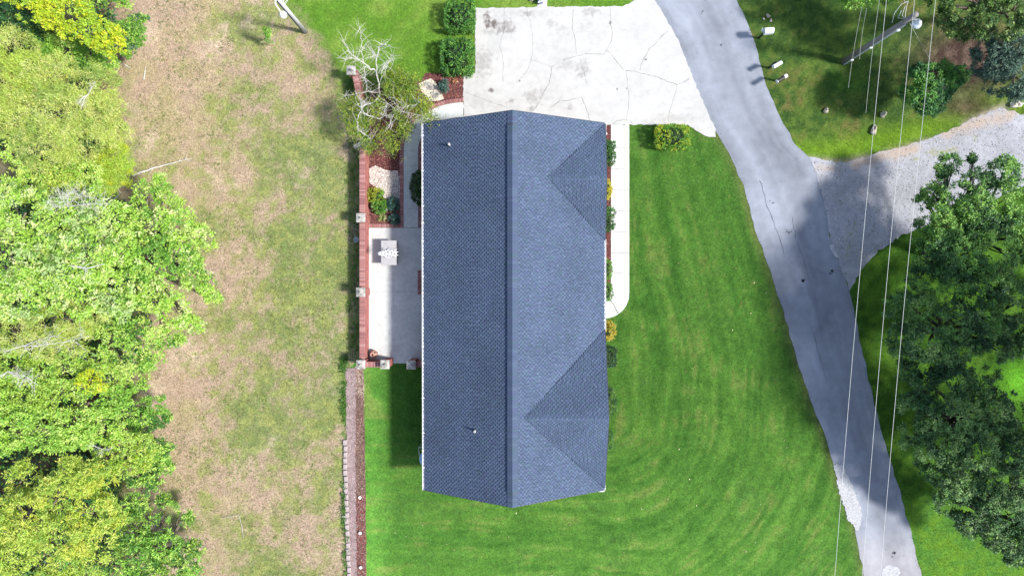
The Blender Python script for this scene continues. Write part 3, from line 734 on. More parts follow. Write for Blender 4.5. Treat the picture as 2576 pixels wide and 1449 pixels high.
tree('edge_tree', 'low dark green tree spreading onto the field at the bottom', 'tree', (400, 1370),
     [(330, 1280, 34, 3.4), (330, 1330, 42, 3.8), (385, 1320, 42, 3.2), (430, 1295, 26, 2.6), (460, 1310, 22, 2.4), (400, 1375, 46, 3.6), (455, 1385, 32, 2.8), (492, 1378, 24, 2.4), (340, 1400, 50, 4), (430, 1430, 46, 3.4), (380, 1450, 50, 3.8), (300, 1450, 44, 4.2), (415, 1265, 20, 2.4), (480, 1430, 24, 2.4)],
     MG + [(.16, .28, .04)], (10, .17, .055, .12), 11, G_W, leafm='leafd', sub=4)

# understorey so that gaps between crowns show shaded leaves and soil
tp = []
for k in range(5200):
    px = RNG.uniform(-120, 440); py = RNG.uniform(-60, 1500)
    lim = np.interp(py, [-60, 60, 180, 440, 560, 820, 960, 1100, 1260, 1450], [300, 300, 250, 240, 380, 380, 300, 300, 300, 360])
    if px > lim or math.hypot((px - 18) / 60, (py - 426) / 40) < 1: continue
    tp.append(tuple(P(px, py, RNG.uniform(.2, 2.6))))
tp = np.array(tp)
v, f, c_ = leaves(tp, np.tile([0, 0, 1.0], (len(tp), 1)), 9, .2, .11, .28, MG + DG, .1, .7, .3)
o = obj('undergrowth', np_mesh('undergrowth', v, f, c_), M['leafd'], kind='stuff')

# bare dead wood
def bare(name, label, base, tips, r=.05, group=None, twigs=5, material='dead', cat='dead branch'):
    r = r * .36; twigs = twigs * 3
    b = Vector(base); t = thing(name, label, cat, b, group)
    mb = MB()
    for tip in tips:
        tip = Vector(tip); path = limb_path(b, tip, .12, 8); L = (tip - b).length
        mb.tube(path, [r * (1 - i / 9.5) + .006 for i in range(9)], 5)
        for k in range(twigs):
            s_ = random.randint(2, 7); d = Vector((random.uniform(-1, 1), random.uniform(-1, 1), random.uniform(-.1, .5))).normalized()
            e_ = path[s_] + d * L * random.uniform(.15, .38) + (tip - b) * .12
            p2 = limb_path(path[s_], e_, .15, 4); mb.tube(p2, [r * .4, r * .3, r * .22, r * .14, r * .08], 4)
            for q in range(2):
                e3 = p2[3] + Vector((random.uniform(-1, 1), random.uniform(-1, 1), random.uniform(0, .4))).normalized() * L * .1
                mb.tube([p2[3], p2[3].lerp(e3, .5) + Vector((.02, .01, 0)), e3], [r * .16, r * .12, r * .06], 4)
    mb.build('branches', M[material], t); return t
def PV(px, py, z): return P(px, py, z)
bare('dead_branch', 'bleached dead crown twigs above the glinting light green trees', P(170, 520, 8.2), [P(115, 505, 9.4), P(150, 490, 9.8), P(240, 500, 9.4), P(285, 515, 9), P(200, 480, 9.6)], .05, 'bare twigs poking out of the western wood', 9)
bare('dead_branch', 'thin grey twigs in the upper left feathery crowns', P(220, 240, 7.6), [P(236, 214, 8.0), P(196, 262, 8.1), P(204, 276, 8.0)], .035, 'bare twigs poking out of the western wood', 7)
bare('dead_branch', 'white bare twigs close to the left edge above the lower left crowns', P(20, 935, 8), [P(-20, 950, 8.4), P(70, 955, 8.6), P(95, 968, 8.4)], .05, 'bare twigs poking out of the western wood', 9)
bare('dead_branch', 'pale twigs in the low feathery tree', P(60, 870, 8.2), [P(10, 885, 9), P(110, 862, 9.1), P(150, 845, 8.9), P(225, 845, 8.6)], .045, 'bare twigs poking out of the western wood', 6)
bare('dead_branch', 'small silver twigs beside the olive yellow tree', P(260, 1130, 6.8), [P(225, 1120, 7.4), P(285, 1125, 7), P(250, 1140, 7.4)], .025, 'bare twigs poking out of the western wood', 6)
bare('dead_branch', 'short horizontal bare trunk in the gap between the glinting crowns', P(175, 668, 8.9), [P(262, 664, 9.2)], .11, 'bare twigs poking out of the western wood', 2)
# fallen branch on the field
mb = MB(); r0 = P(334, 441, .25); r1 = P(482, 400, .12)
t = thing('fallen_branch', 'long white fallen branch lying on the dry field beside the lime yellow tree', 'branch', P(334, 441, 0))
pth = limb_path(r0, r1, .04, 9); mb.tube(pth, [.055 - i * .0045 for i in range(10)], 6)
for s_, (ex, ey) in ((8, (470, 392)), (8, (486, 406)), (6, (440, 415)), (7, (455, 398)), (3, (372, 440))):
    mb.tube(limb_path(pth[s_], P(ex, ey, .15), .1, 3), [.018, .014, .01, .005], 4)
mb.build('branches', M['dead'], t)
for (a, b, lb) in (((314, 163), (329, 173), 'short white stick at the wood edge below the round bush'), ((362, 200), (366, 168), 'thin pale stick lying upright on the field near the round bush')):
    t = thing('stick', lb, 'stick', P(*a, 0), 'sticks lying on the dry field'); mb = MB(); mb.tube(limb_path(P(*a, .05), P(*b, .05), .05, 4), [.03, .028, .025, .02, .01], 5); mb.build('wood', M['dead'], t)
for pts_, lb in (([(555, 1303), (600, 1295), (608, 1320), (612, 1350)], 'curved pale stem lying on the lower dry field'), ([(385, 1330), (395, 1310), (412, 1296)], 'curved pale stem at the edge of the low dark tree')):
    t = thing('stick', lb, 'stick', P(*pts_[0], 0), 'sticks lying on the dry field'); mb = MB(); mb.tube([P(a, b, .06) for a, b in pts_], .012, 4); mb.build('wood', M['dead'], t)

# ---- east side trees
G_E = 'trees east of the road'
GL = (15, .112, .060, .15)
def low(bl): return [(b_[0], b_[1], b_[2], b_[3] * .64) + tuple(b_[4:]) for b_ in bl]
tree('oak_tree', 'big dark green tree whose crown overhangs the gravel drive', 'tree', (2330, 640),
     low([(2395, 412, 24, 6.4), (2372, 430, 18, 6.2), (2345, 490, 30, 6.4), (2325, 510, 20, 6), (2405, 500, 42, 7.4), (2460, 460, 40, 7.6), (2520, 440, 44, 7.6), (2470, 540, 60, 8.4), (2380, 570, 52, 7.6), (2550, 520, 66, 8.6), (2325, 580, 34, 6.2), (2420, 640, 62, 8.4), (2520, 630, 66, 8.8), (2340, 650, 46, 7), (2310, 700, 34, 6.4), (2400, 700, 50, 7.8), (2490, 720, 60, 8.4), (2600, 600, 70, 9), (2444, 398, 8, 6)]),
     OAK, GL, 18, G_E, trunk=.22, barkm='darkbark', leafm='leafd', sub=4)
tree('oak_tree', 'dark green tree between the overhanging crown and the glimpse of bright grass', 'tree', (2330, 830),
     low([(2265, 760, 30, 5.6), (2250, 800, 26, 5.4), (2265, 860, 36, 5.8), (2320, 780, 48, 6.6), (2330, 860, 54, 7), (2400, 800, 56, 7.6), (2410, 870, 50, 7.4), (2480, 800, 56, 8), (2550, 760, 60, 8.4), (2500, 880, 48, 7.6), (2600, 860, 50, 8)]),
     OAK2 + OAK[2:3], GL, 18, G_E, trunk=.2, barkm='darkbark', leafm='leafd', sub=4)
tree('oak_tree', 'darkest tree east of the road, mid-height at the lower right', 'tree', (2380, 1040),
     low([(2290, 935, 30, 5.4), (2330, 960, 44, 6), (2400, 960, 50, 7), (2470, 960, 46, 7.2), (2290, 1020, 34, 5.6), (2340, 1050, 52, 6.6), (2420, 1050, 62, 7.6), (2510, 1040, 54, 7.8), (2570, 1060, 60, 8), (2300, 1090, 36, 5.8), (2370, 1120, 50, 6.8), (2460, 1130, 60, 7.8), (2550, 1140, 60, 8)]),
     OAK2, GL, 18, G_E, trunk=.2, barkm='darkbark', leafm='leafd', sub=4)
tree('oak_tree', 'dark tree over the bright grass in the lower right corner', 'tree', (2450, 1270),
     low([(2360, 1180, 46, 6), (2420, 1200, 56, 7), (2500, 1210, 60, 7.6), (2570, 1220, 60, 8), (2390, 1260, 42, 5.8), (2450, 1280, 50, 6.6), (2530, 1290, 56, 7.2), (2430, 1320, 30, 5.4), (2500, 1345, 40, 6), (2560, 1360, 48, 6.6), (2555, 1400, 30, 5.8), (2620, 1330, 60, 7.6)]),
     OAK2 + [(.07, .13, .05)], GL, 18, G_E, trunk=.2, barkm='darkbark', leafm='leafd', sub=4)
tree('leafy_tree', 'mid green tree in the top right corner', 'tree', (2440, 60),
     [(2370, 0, 34, 5), (2385, 50, 34, 5), (2430, 20, 44, 6), (2420, 80, 26, 4.8), (2490, 10, 50, 6.4), (2480, 60, 34, 5.6), (2550, 20, 50, 6.6), (2540, 70, 34, 6), (2400, -40, 60, 6), (2520, -50, 60, 7), (2345, -10, 20, 4.6)], OL, MED, 19, G_E, leafm='leafd')
tree('cedar_tree', 'blue-grey green tree at the upper right edge', 'tree', (2500, 190),
     [(2475, 135, 34, 4.6), (2510, 110, 34, 5), (2465, 165, 26, 4.2), (2520, 170, 46, 5.2), (2560, 130, 44, 5.6), (2500, 205, 30, 4.4), (2545, 220, 34, 4.8), (2590, 200, 50, 5.6)], BLU, (12, .16, .045, .12), 19, G_E, leafm='leafd')
tree('maple_bush', 'round glossy green tree alone in the grass beneath the guy wire', 'tree', (2310, 250),
     [(2300, 200, 30, 3.2), (2330, 190, 34, 3.6), (2372, 178, 28, 3.2), (2415, 188, 24, 2.8), (2395, 205, 26, 3), (2290, 235, 26, 2.8), (2330, 230, 40, 3.8), (2370, 225, 32, 3.4), (2320, 262, 26, 2.6), (2355, 262, 24, 2.4), (2430, 192, 12, 2.4)],
     [(.020, .085, .025), (.035, .12, .035), (.05, .16, .04), (.09, .24, .035)], MED, 26, G_E, trunk=.1, leafm='leafd', sub=3)
tree('leafy_tree', 'bright green branches cut by the top edge left of the utility pole', 'tree', (2160, -60),
     [(2145, 0, 22, 3.6), (2180, -6, 22, 3.8), (2115, -12, 20, 3.4), (2240, -14, 20, 4), (2215, -20, 26, 4), (2160, -40, 40, 4.5), (2265, -20, 18, 4.4)], MG[:2] + OL[2:3], MED, 12, G_E)
# tall trees just outside the frame whose shade falls across the road
for (bx, by, bl, lb) in ((2860, 740, [(2750, 715, 60, 9.6), (2745, 770, 80, 10), (2830, 680, 80, 10), (2820, 770, 90, 9.4), (2760, 680, 70, 6.4), (2900, 740, 100, 10)], 'northern one'),
                     (2860, 940, [(2740, 850, 85, 10), (2745, 920, 85, 10), (2830, 880, 95, 9.4), (2840, 950, 95, 9.4), (2760, 880, 70, 6), (2910, 900, 100, 10)], 'middle one'),
                     (2860, 1180, [(2750, 1000, 85, 10), (2760, 1085, 85, 10), (2770, 1170, 85, 10), (2790, 1250, 80, 9.8), (2840, 1040, 90, 9.4), (2860, 1140, 95, 9.4), (2870, 1240, 90, 9), (2750, 1120, 70, 6.4), (2780, 1230, 70, 6.4), (2920, 1100, 100, 10)], 'southern one')):
    tree('oak_tree', 'tall dark tree outside the right edge of the photo, ' + lb, 'tree', (bx, by), bl, OAK2, (9, .22, .15, .22), 2.0 if by < 800 else 3.6, G_E, trunk=.2, leafm='leafd', sub=5)

# ---- half dead tree over the courtyard wall
LT = P(968, 262, 0)
t = thing('bare_tree', 'half dead tree with white bare limbs standing over the brick wall', 'tree', LT)
fork = P(958, 243, 1.6); mb = MB(); mb.tube([LT, LT.lerp(fork, .5) + Vector((.03, .02, 0)), fork], [.16, .13, .11], 8); mb.build('trunk', M['bark'], t, smooth=True)
def zl(x, y): return ((700 + x / 2.8986) * .85867, (y / 2.8986) * .85867)    # close-up survey of this tree
limbs = [([(1200, 800), (1170, 620), (1165, 520), (1190, 400), (1240, 380), (1275, 390)], [1.6, 2.6, 3.2, 3.8, 4.2, 4.4], .065),
         ([(1170, 600), (1120, 590), (1060, 530), (1010, 510), (960, 470), (905, 390), (880, 345)], [2.6, 2.9, 3.2, 3.5, 3.8, 4.1, 4.3], .055),
         ([(1060, 530), (1045, 440), (1040, 330), (1025, 250)], [3.2, 3.6, 4, 4.3], .035),
         ([(1120, 590), (1060, 560), (1075, 620), (1060, 660), (1100, 690)], [2.9, 3, 2.9, 2.8, 2.7], .035),
         ([(1010, 510), (950, 490), (900, 520)], [3.5, 3.6, 3.6], .03), ([(1165, 520), (1160, 470), (1130, 445)], [3.2, 3.4, 3.6], .035),
         ([(1200, 800), (1150, 870), (1080, 890), (1035, 905), (1050, 950), (1120, 985), (1200, 1010)], [1.6, 2.4, 2.8, 3, 3, 2.8, 2.5], .07),
         ([(1080, 890), (1050, 860), (1040, 930)], [2.8, 3.1, 3.1], .04), ([(1035, 950), (1000, 1030), (1020, 1110), (1090, 1160), (1130, 1180)], [3, 2.8, 2.6, 2.3, 2.1], .035),
         ([(1200, 790), (1100, 780), (1000, 800), (900, 815)], [1.8, 2.2, 2.5, 2.7], .04), ([(1200, 1010), (1230, 960), (1260, 880)], [2.4, 2.6, 2.8], .025),
         ([(1200, 800), (1320, 840), (1400, 890), (1480, 900), (1550, 860)], [1.6, 2.4, 2.7, 2.9, 3], .045), ([(1400, 890), (1350, 930), (1290, 1010), (1290, 1100)], [2.6, 2.5, 2.3, 2.1], .03),
         ([(1320, 840), (1380, 950), (1500, 970), (1640, 1020)], [2.2, 2.6, 2.8, 2.9], .035), ([(1200, 700), (1260, 560), (1300, 450)], [2, 2.7, 3.2], .02), ([(1175, 640), (1240, 540), (1310, 510)], [2.4, 2.8, 3.2], .018)]
tips_w = []
for pl, zs, r_ in limbs:
    pts = [P(*zl(*p), z) for p, z in zip(pl, zs)]; fine_ = []
    for a, b in zip(pts[:-1], pts[1:]):
        for k in range(4): fine_.append(a.lerp(b, k / 4) + Vector((random.uniform(-1, 1), random.uniform(-1, 1), random.uniform(-1, 1))) * .035)
    fine_.append(pts[-1]); n = len(fine_); mb = MB(); mb.tube(fine_, [r_ * .62 * (1 - .75 * i / n) for i in range(n)], 6)
    for k in range(22):
        s_ = random.randint(n // 4, n - 1); L = random.uniform(.25, .8)
        d = Vector((random.uniform(-1, 1), random.uniform(-1, 1), random.uniform(-.2, .5))).normalized() * L
        mb.tube(limb_path(fine_[s_], fine_[s_] + d, .15, 4), [.009, .008, .006, .005, .003], 4); tips_w.append(fine_[s_] + d); tips_w.append(fine_[s_] + d * .6)
    mb.build('limb', M['dead'], t)
mb = MB()
for k in range(150):
    x = random.gauss(1170, 90); y = random.gauss(820, 150); a0 = P(*zl(x, y), random.uniform(.6, 2.2))
    mb.tube(limb_path(a0, a0 + Vector((random.uniform(-.5, .5), random.uniform(-.5, .5), random.uniform(-.1, .4))), .2, 4), [.010, .009, .007, .005, .003], 4)
mb.build('brown_twigs', M['bark'], t, kind='stuff')
cl = []
for (x, y, r_, z, n_) in [(1330, 650, 60, 2.0, 70), (1440, 700, 55, 1.8, 60), (1300, 760, 60, 1.9, 50), (1460, 860, 60, 2.4, 45), (1560, 950, 60, 2.6, 50), (1640, 1040, 45, 2.6, 34), (1180, 930, 60, 2.6, 36), (960, 960, 90, 2.4, 46), (1000, 1100, 70, 2.2, 40), (1400, 1080, 60, 2.0, 46), (1230, 1150, 60, 2.0, 30), (1100, 1230, 60, 1.9, 34), (1300, 1230, 50, 1.6, 30), (980, 850, 50, 2.4, 22), (880, 900, 40, 2.4, 12), (1380, 970, 60, 2.2, 30), (1090, 1010, 60, 2.4, 20), (1560, 880, 60, 2.4, 20), (1430, 780, 60, 2, 36)]:
    for k in range(int(n_ * (2.2 if x > 1280 and y < 900 else 1.3))):
        a = RNG.uniform(0, 2 * math.pi); q = r_ * math.sqrt(RNG.random()) * 1.1
        cl.append(tuple(P(*zl(x + q * math.cos(a), y + q * math.sin(a)), z + RNG.uniform(-.5, .4))))
cl = np.array(cl)
cl = np.concatenate([cl, cl + RNG.normal(size=cl.shape) * .25]); v, f, c_ = leaves(cl, np.tile([0, 0, 1.0], (len(cl), 1)), 9, .085, .04, .2, [(.22, .33, .03), (.32, .38, .03), (.12, .22, .03), (.15, .20, .06)], .1, .6, .3)
obj('crown', np_mesh('crown', v, f, c_), M['leaf'], t)
# thin weeds at its foot
tree('sapling', 'narrow green sapling growing alone on the dry field near the lamp pole', 'sapling', (679, 104), [(676, 100, 8, .8, .5), (675, 88, 6, 1.4, .5), (674, 78, 4, 2.0, .4)], MG, (8, .12, .05, .07), 40, None, trunk=.02, sub=1)

# ------------------------------------------------------------------ shrubs
def shrub(name, label, cat, box, ztop, pal, e=2.5, leaf=(6, .07, .035, .05), dens=60, group=None, core=(.02, .045, .012), leafm='leafd', rough=.06, sub=0, corek=.66, zlow=0, **kw):
    x0, y0, x1, y1 = box; zc = ztop * .55
    a = P(x0, y1, zc); b = P(x1, y0, zc); c_ = (a + b) / 2; rx = (b.x - a.x) / 2; ry = (b.y - a.y) / 2
    cz = (ztop + zlow) / 2; rz_ = (ztop - zlow) / 2
    t = thing(name, label, cat, (c_.x, c_.y, 0), group)
    obj('foliage', crown_mesh('foliage', [((c_.x, c_.y, cz), (rx, ry, rz_))], pal, leaf, dens, rough=rough, e=e, sub=sub, low=-.6, hollow=0, **kw), M[leafm], t)
    # inner twigs: a rough dark mass
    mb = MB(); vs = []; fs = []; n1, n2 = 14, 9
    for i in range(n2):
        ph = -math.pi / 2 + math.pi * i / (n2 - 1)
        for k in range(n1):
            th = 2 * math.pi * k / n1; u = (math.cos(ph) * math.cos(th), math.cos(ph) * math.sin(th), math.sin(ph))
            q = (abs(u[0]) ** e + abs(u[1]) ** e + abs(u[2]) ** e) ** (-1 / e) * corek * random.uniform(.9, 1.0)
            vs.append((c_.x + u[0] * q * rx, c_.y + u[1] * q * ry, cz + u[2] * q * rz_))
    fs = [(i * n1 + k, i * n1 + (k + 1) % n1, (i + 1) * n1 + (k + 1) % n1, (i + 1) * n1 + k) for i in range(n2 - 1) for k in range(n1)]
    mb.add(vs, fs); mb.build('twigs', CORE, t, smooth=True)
    return t
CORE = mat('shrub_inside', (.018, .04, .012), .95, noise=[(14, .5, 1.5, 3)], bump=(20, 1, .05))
HG = [(.050, .165, .022), (.075, .215, .028), (.13, .29, .045), (.035, .115, .018)]
HD = [(.026, .090, .022), (.042, .130, .028), (.06, .17, .035)]
HB = [(.09, .24, .02), (.16, .33, .025), (.30, .42, .025), (.38, .44, .025)]
shrub('box_hedge', 'clipped square hedge north of the other one at the driveway edge', 'hedge', (1119, 4, 1194, 81), 1.3, HG, 7, (6, .10, .05, .05), 75, 'clipped hedges beside the driveway', patchy=4)
shrub('box_hedge', 'clipped square hedge next to the red mulch bed at the driveway edge', 'hedge', (1109, 101, 1192, 187), 1.3, HG, 7, (6, .10, .05, .05), 75, 'clipped hedges beside the driveway', patchy=4)
shrub('box_hedge', 'clipped yellow-green hedge on the front lawn below the driveway', 'hedge', (1646, 315, 1734, 376), 1.25, HB, 5, (6, .085, .045, .05), 75, None, patchy=4, leafm='leaf')
G_F = 'shrubs along the front of the house'
shrub('front_shrub', 'small dark green shrub nearest the driveway along the front walk', 'shrub', (1508, 353, 1549, 378), .9, HD, 2.8, (6, .09, .05, .06), 60, G_F)
shrub('front_shrub', 'dark green shrub just below the one nearest the driveway', 'shrub', (1508, 376, 1549, 418), .9, HD, 2.8, (6, .09, .05, .06), 60, G_F)
shrub('yellow_shrub', 'small bright yellow shrub between two dark ones on the front walk', 'shrub', (1512, 449, 1538, 502), .8, [(.45, .42, .02), (.50, .42, .03), (.36, .38, .02)], 2.5, (6, .09, .045, .06), 55, G_F, leafm='leaf')
shrub('front_shrub', 'dark green shrub below the small yellow one', 'shrub', (1500, 519, 1547, 556), .9, HD, 2.8, (6, .09, .05, .06), 60, G_F)
shrub('front_shrub', 'dark green shrub halfway along the front walk, lowest of the dark ones by the paving', 'shrub', (1500, 551, 1546, 582), .9, HD, 2.8, (6, .09, .05, .06), 60, G_F)
shrub('boxwood_shrub', 'light green rounded shrub, upper of the pair near the walk end', 'shrub', (1508, 651, 1540, 705), .75, HG[1:] + HB[:1], 3, (6, .07, .03, .05), 80, G_F)
shrub('boxwood_shrub', 'light green rounded shrub, lower of the pair near the walk end', 'shrub', (1508, 710, 1542, 759), .75, HG[1:] + HB[:1], 3, (6, .07, .03, .05), 80, G_F)
shrub('yellow_shrub', 'large golden yellow shrub beyond the rounded end of the walk', 'shrub', (1512, 807, 1548, 854), .8, [(.48, .38, .03), (.52, .44, .06), (.36, .33, .03), (.55, .42, .10)], 2.5, (7, .12, .045, .06), 45, G_F, leafm='leaf')
shrub('holly_shrub', 'dark blue-green square shrub below the golden one', 'shrub', (1500, 871, 1552, 924), 1.0, [(.015, .05, .022), (.022, .07, .03), (.035, .09, .045)], 4, (6, .08, .04, .05), 70, G_F)
shrub('cypress_shrub', 'round green conifer half under the south gable eave', 'shrub', (1494, 970, 1551, 1050), 1.3, [(.02, .07, .015), (.03, .09, .02), (.16, .30, .05)], 2.2, (9, .12, .02, .07), 60, G_F)
shrub('front_shrub', 'dark green shrub mostly hidden under the south gable eave', 'shrub', (1490, 1078, 1542, 1134), 1.0, HD, 3, (6, .08, .04, .05), 60, G_F)
shrub('camellia_shrub', 'dark olive shrub beside the side walkway under the west eave', 'shrub', (1032, 428, 1082, 518), 1.6, [(.018, .05, .015), (.03, .075, .018), (.055, .10, .022)], 2.2, (6, .10, .05, .07), 55)
shrub('garden_shrub', 'yellow-green leafy shrub in the bed against the brick wall', 'shrub', (925, 474, 964, 512), .7, HB + [(.30, .33, .03)], 2.3, (6, .16, .06, .06), 32, None, leafm='leaf', corek=.7)
shrub('garden_shrub', 'green leafy shrub in the bed between the yellow-green and the blue-green one', 'shrub', (936, 498, 974, 536), .65, HB[:2] + HG[1:3], 2.3, (6, .16, .06, .06), 32, None, leafm='leaf', corek=.7)
shrub('juniper_shrub', 'blue-green shrub right of the yellow-green shrub by the brick wall', 'shrub', (974, 497, 1005, 532), .55, [(.035, .10, .085), (.055, .14, .12), (.03, .08, .06)], 2.3, (8, .10, .03, .06), 60, 'blue-green shrubs in the courtyard bed')
shrub('juniper_shrub', 'blue-green shrub in the corner of the courtyard bed', 'shrub', (978, 538, 1007, 566), .5, [(.04, .10, .085), (.06, .13, .11), (.03, .08, .06)], 2.3, (8, .10, .03, .06), 60, 'blue-green shrubs in the courtyard bed')
shrub('spruce_shrub', 'small blue-green shrub in the red mulch bed below the hedges', 'shrub', (1106, 201, 1128, 235), .7, [(.05, .12, .10), (.08, .16, .13), (.035, .08, .06)], 2.2, (8, .12, .03, .06), 50)
# spiky and tawny plants
t = thing('spiky_plant', 'striped spiky plant in the courtyard bed', 'plant', P(962, 549, 0)); mb = MB()
c0 = P(962, 549, .06)
for k in range(58):
    a = random.uniform(0, 2 * math.pi); L = random.uniform(.2, .36); el = random.uniform(.1, .9); mb.cc = random.choice([(.42, .46, .16), (.20, .30, .08), (.5, .5, .25), (.10, .20, .04)])
    d = Vector((math.cos(a), math.sin(a), 0)); sd = Vector((-d.y, d.x, 0)) * .012
    p1 = c0 + d * L * .5 + Vector((0, 0, L * el)); p2 = c0 + d * L + Vector((0, 0, L * el * .8))
    mb.add([c0 - sd, c0 + sd, p1 + sd, p1 - sd, p2], [(0, 1, 2, 3), (3, 2, 4)])
mb.build('leaf_blades', M['leaf'], t, cols=True)
for (px, py, lb, r_) in ((1145, 206, 'dry tawny plant in the red mulch beside the small blue-green shrub', .28), (983, 533, 'dry orange plant between the blue-green shrubs', .12)):
    t = thing('dry_plant', lb, 'plant', P(px, py, 0)); mb = MB(); c0 = P(px, py, .04)
    for k in range(46):
        a = random.uniform(0, 2 * math.pi); L = random.uniform(.4, 1) * r_; d = Vector((math.cos(a), math.sin(a), 0)); sd = Vector((-d.y, d.x, 0)) * .014; mb.cc = random.choice([(.42, .20, .10), (.30, .13, .08), (.5, .30, .16)])
        p1 = c0 + d * L * .5 + Vector((0, 0, .1)); p2 = c0 + d * L + Vector((0, 0, .05)); mb.add([c0 - sd, c0 + sd, p1 + sd, p1 - sd, p2], [(0, 1, 2, 3), (3, 2, 4)])
    mb.build('stalks', M['leaf'], t, cols=True)

# ------------------------------------------------------------------ mulch chips, pebbles, grass (things nobody could count)
def scatter(name, poly, n, size, pal, z, material, flatn=.7, exclude=(), h=.02):
    xs = [p[0] for p in poly]; ys_ = [p[1] for p in poly]
    px = RNG.uniform(min(xs), max(xs), n * 2); py = RNG.uniform(min(ys_), max(ys_), n * 2)
    k = inpoly(px, py, poly)
    for ex in exclude: k &= ~inpoly(px, py, ex)
    px, py = px[k][:n], py[k][:n]
    base = np.array([tuple(P(a, b, 0)) for a, b in zip(px, py)]); base[:, 2] = z + RNG.random(len(base)) * h
    m_ = len(base); d = unit(RNG.normal(size=(m_, 3)) * np.array([1, 1, .35])); sd = np.cross(d, unit(RNG.normal(size=(m_, 3)) * .3 + np.array([0, 0, 1]))); sd = unit(sd)
    L = size[0] * RNG.uniform(.6, 1.4, (m_, 1)) * .5; w_ = size[1] * RNG.uniform(.6, 1.4, (m_, 1)) * .5
    v = np.stack([base - d * L - sd * w_, base + d * L - sd * w_, base + d * L + sd * w_, base - d * L + sd * w_], 1).reshape(-1, 3)
    pal = np.array(pal); c_ = pal[RNG.integers(0, len(pal), m_)] * RNG.uniform(.7, 1.3, (m_, 1))
    return obj(name, np_mesh(name, v, np.arange(m_ * 4).reshape(-1, 4), c_), material, kind='stuff')
WG = [(930, 424), (945, 418), (968, 428), (985, 432), (1000, 430), (1006, 470), (1006, 500), (990, 503), (965, 498), (945, 470), (930, 460)]
WG2 = [(1053, 212), (1072, 203), (1085, 200), (1097, 210), (1106, 226), (1113, 243), (1116, 250), (1098, 255), (1078, 254), (1068, 238), (1058, 226)]
RED = [(.155, .045, .045), (.10, .035, .035), (.22, .075, .065), (.30, .15, .12), (.055, .03, .03)]
scatter('mulch_chips', MULCH_BED, 16000, (.06, .025), RED, .012, M['chips'], exclude=(WG, WG2))
scatter('front_mulch', FRONT_BED, 3500, (.06, .025), RED, .018, M['chips'])
scatter('border_mulch', STRIP2, 5200, (.06, .025), [(.13, .07, .06), (.20, .09, .08), (.30, .22, .18), (.07, .05, .04)], .018, M['chips'])
scatter('border_litter', STRIP, 2600, (.06, .02), [(.30, .22, .21), (.22, .15, .15), (.40, .32, .30)], .03, M['chips'], h=.01)
flat('white_gravel', WG, .022, .03, M['palerock'], jit=1.5, step=4)
flat('white_gravel', WG2, .022, .03, M['palerock'], jit=1.5, step=4)
scatter('white_pebbles', WG, 5200, (.045, .04), [(.60, .53, .47), (.70, .64, .58), (.42, .37, .33), (.30, .24, .24)], .028, M['chips'])
scatter('white_pebbles', WG2, 2600, (.045, .04), [(.60, .53, .44), (.70, .64, .54), (.42, .37, .30)], .028, M['chips'])
scatter('dark_gravel', [(985, 470), (1006, 440), (1006, 512), (985, 505)], 700, (.045, .04), [(.30, .28, .30), (.18, .16, .18), (.5, .45, .42)], .036, M['chips'])

def rock(name, label, px, py, r, z, material, group=None, sq=(1, .85, .7)):
    n0 = random.uniform(0, 6)
    mb = MB(); c_ = P(px, py, z); n1, n2 = 10, 7; vs = []
    for i in range(n2):
        ph = -math.pi / 2 + math.pi * i / (n2 - 1)
        for k in range(n1):
            th = 2 * math.pi * k / n1; q = r * random.uniform(.78, 1.1) * (1 + .22 * math.sin(th * 2 + n0) + .12 * math.sin(th * 3 + 2 * n0))
            vs.append((c_.x + q * sq[0] * math.cos(ph) * math.cos(th), c_.y + q * sq[1] * math.cos(ph) * math.sin(th), max(-.05, z + q * sq[2] * math.sin(ph))))
    mb.add(vs, [(i * n1 + k, i * n1 + (k + 1) % n1, (i + 1) * n1 + (k + 1) % n1, (i + 1) * n1 + k) for i in range(n2 - 1) for k in range(n1)])
    o = mb.build(name, material); return tag(o, label, 'rock', group)
G_R = 'rocks in the grass east of the road'
rock('rock', 'lone tan rock in the grass below the mailboxes', 2078, 279, .17, .1, M['rock'], G_R)
rock('rock', 'tan rock in the grass, upper of the pair beneath the wires', 2222, 289, .21, .12, M['rock'], G_R)
rock('rock', 'grey rock in the grass, lower of the pair beneath the wires', 2198, 328, .23, .12, M['rock'], G_R, (.9, 1.2, .6))
rock('rock', 'pale boulder beside the gravel drive at the right edge', 2556, 262, .3, .15, M['palerock'], G_R)
rock('rock', 'grey stone in the grass above the white mailboxes', 1932, 41, .13, .07, M['rock'], G_R)
rock('rock', 'yellowish stone in the grass directly above the large white mailbox', 1939, 52, .09, .05, M['palerock'], G_R)
rock('rock', 'smaller stone left of the yellowish one near the road', 1921, 48, .07, .04, M['palerock'], G_R)
rock('stepping_stone', 'flat grey stone, upper of two on the white gravel patch', 1081, 217, .32, .04, M['cap'], 'flat stones on the white gravel', (1.1, .8, .3))
rock('stepping_stone', 'flat grey stone, lower of two on the white gravel patch', 1094, 239, .28, .04, M['cap'], 'flat stones on the white gravel', (1.1, .7, .3))
rock('rock', 'white stone left of the block edging, upper one', 864, 1226, .11, .06, M['patch'], 'white stones beside the block edging')
rock('rock', 'white stone left of the block edging, lower one', 865, 1298, .12, .06, M['patch'], 'white stones beside the block edging')
rock('rock', 'round dark stone in the mulch bed above the white gravel', 979, 382, .08, .06, M['trim'])
rock('rock', 'pale rounded stone among the courtyard shrubs', 972, 528, .08, .25, M['cap'])

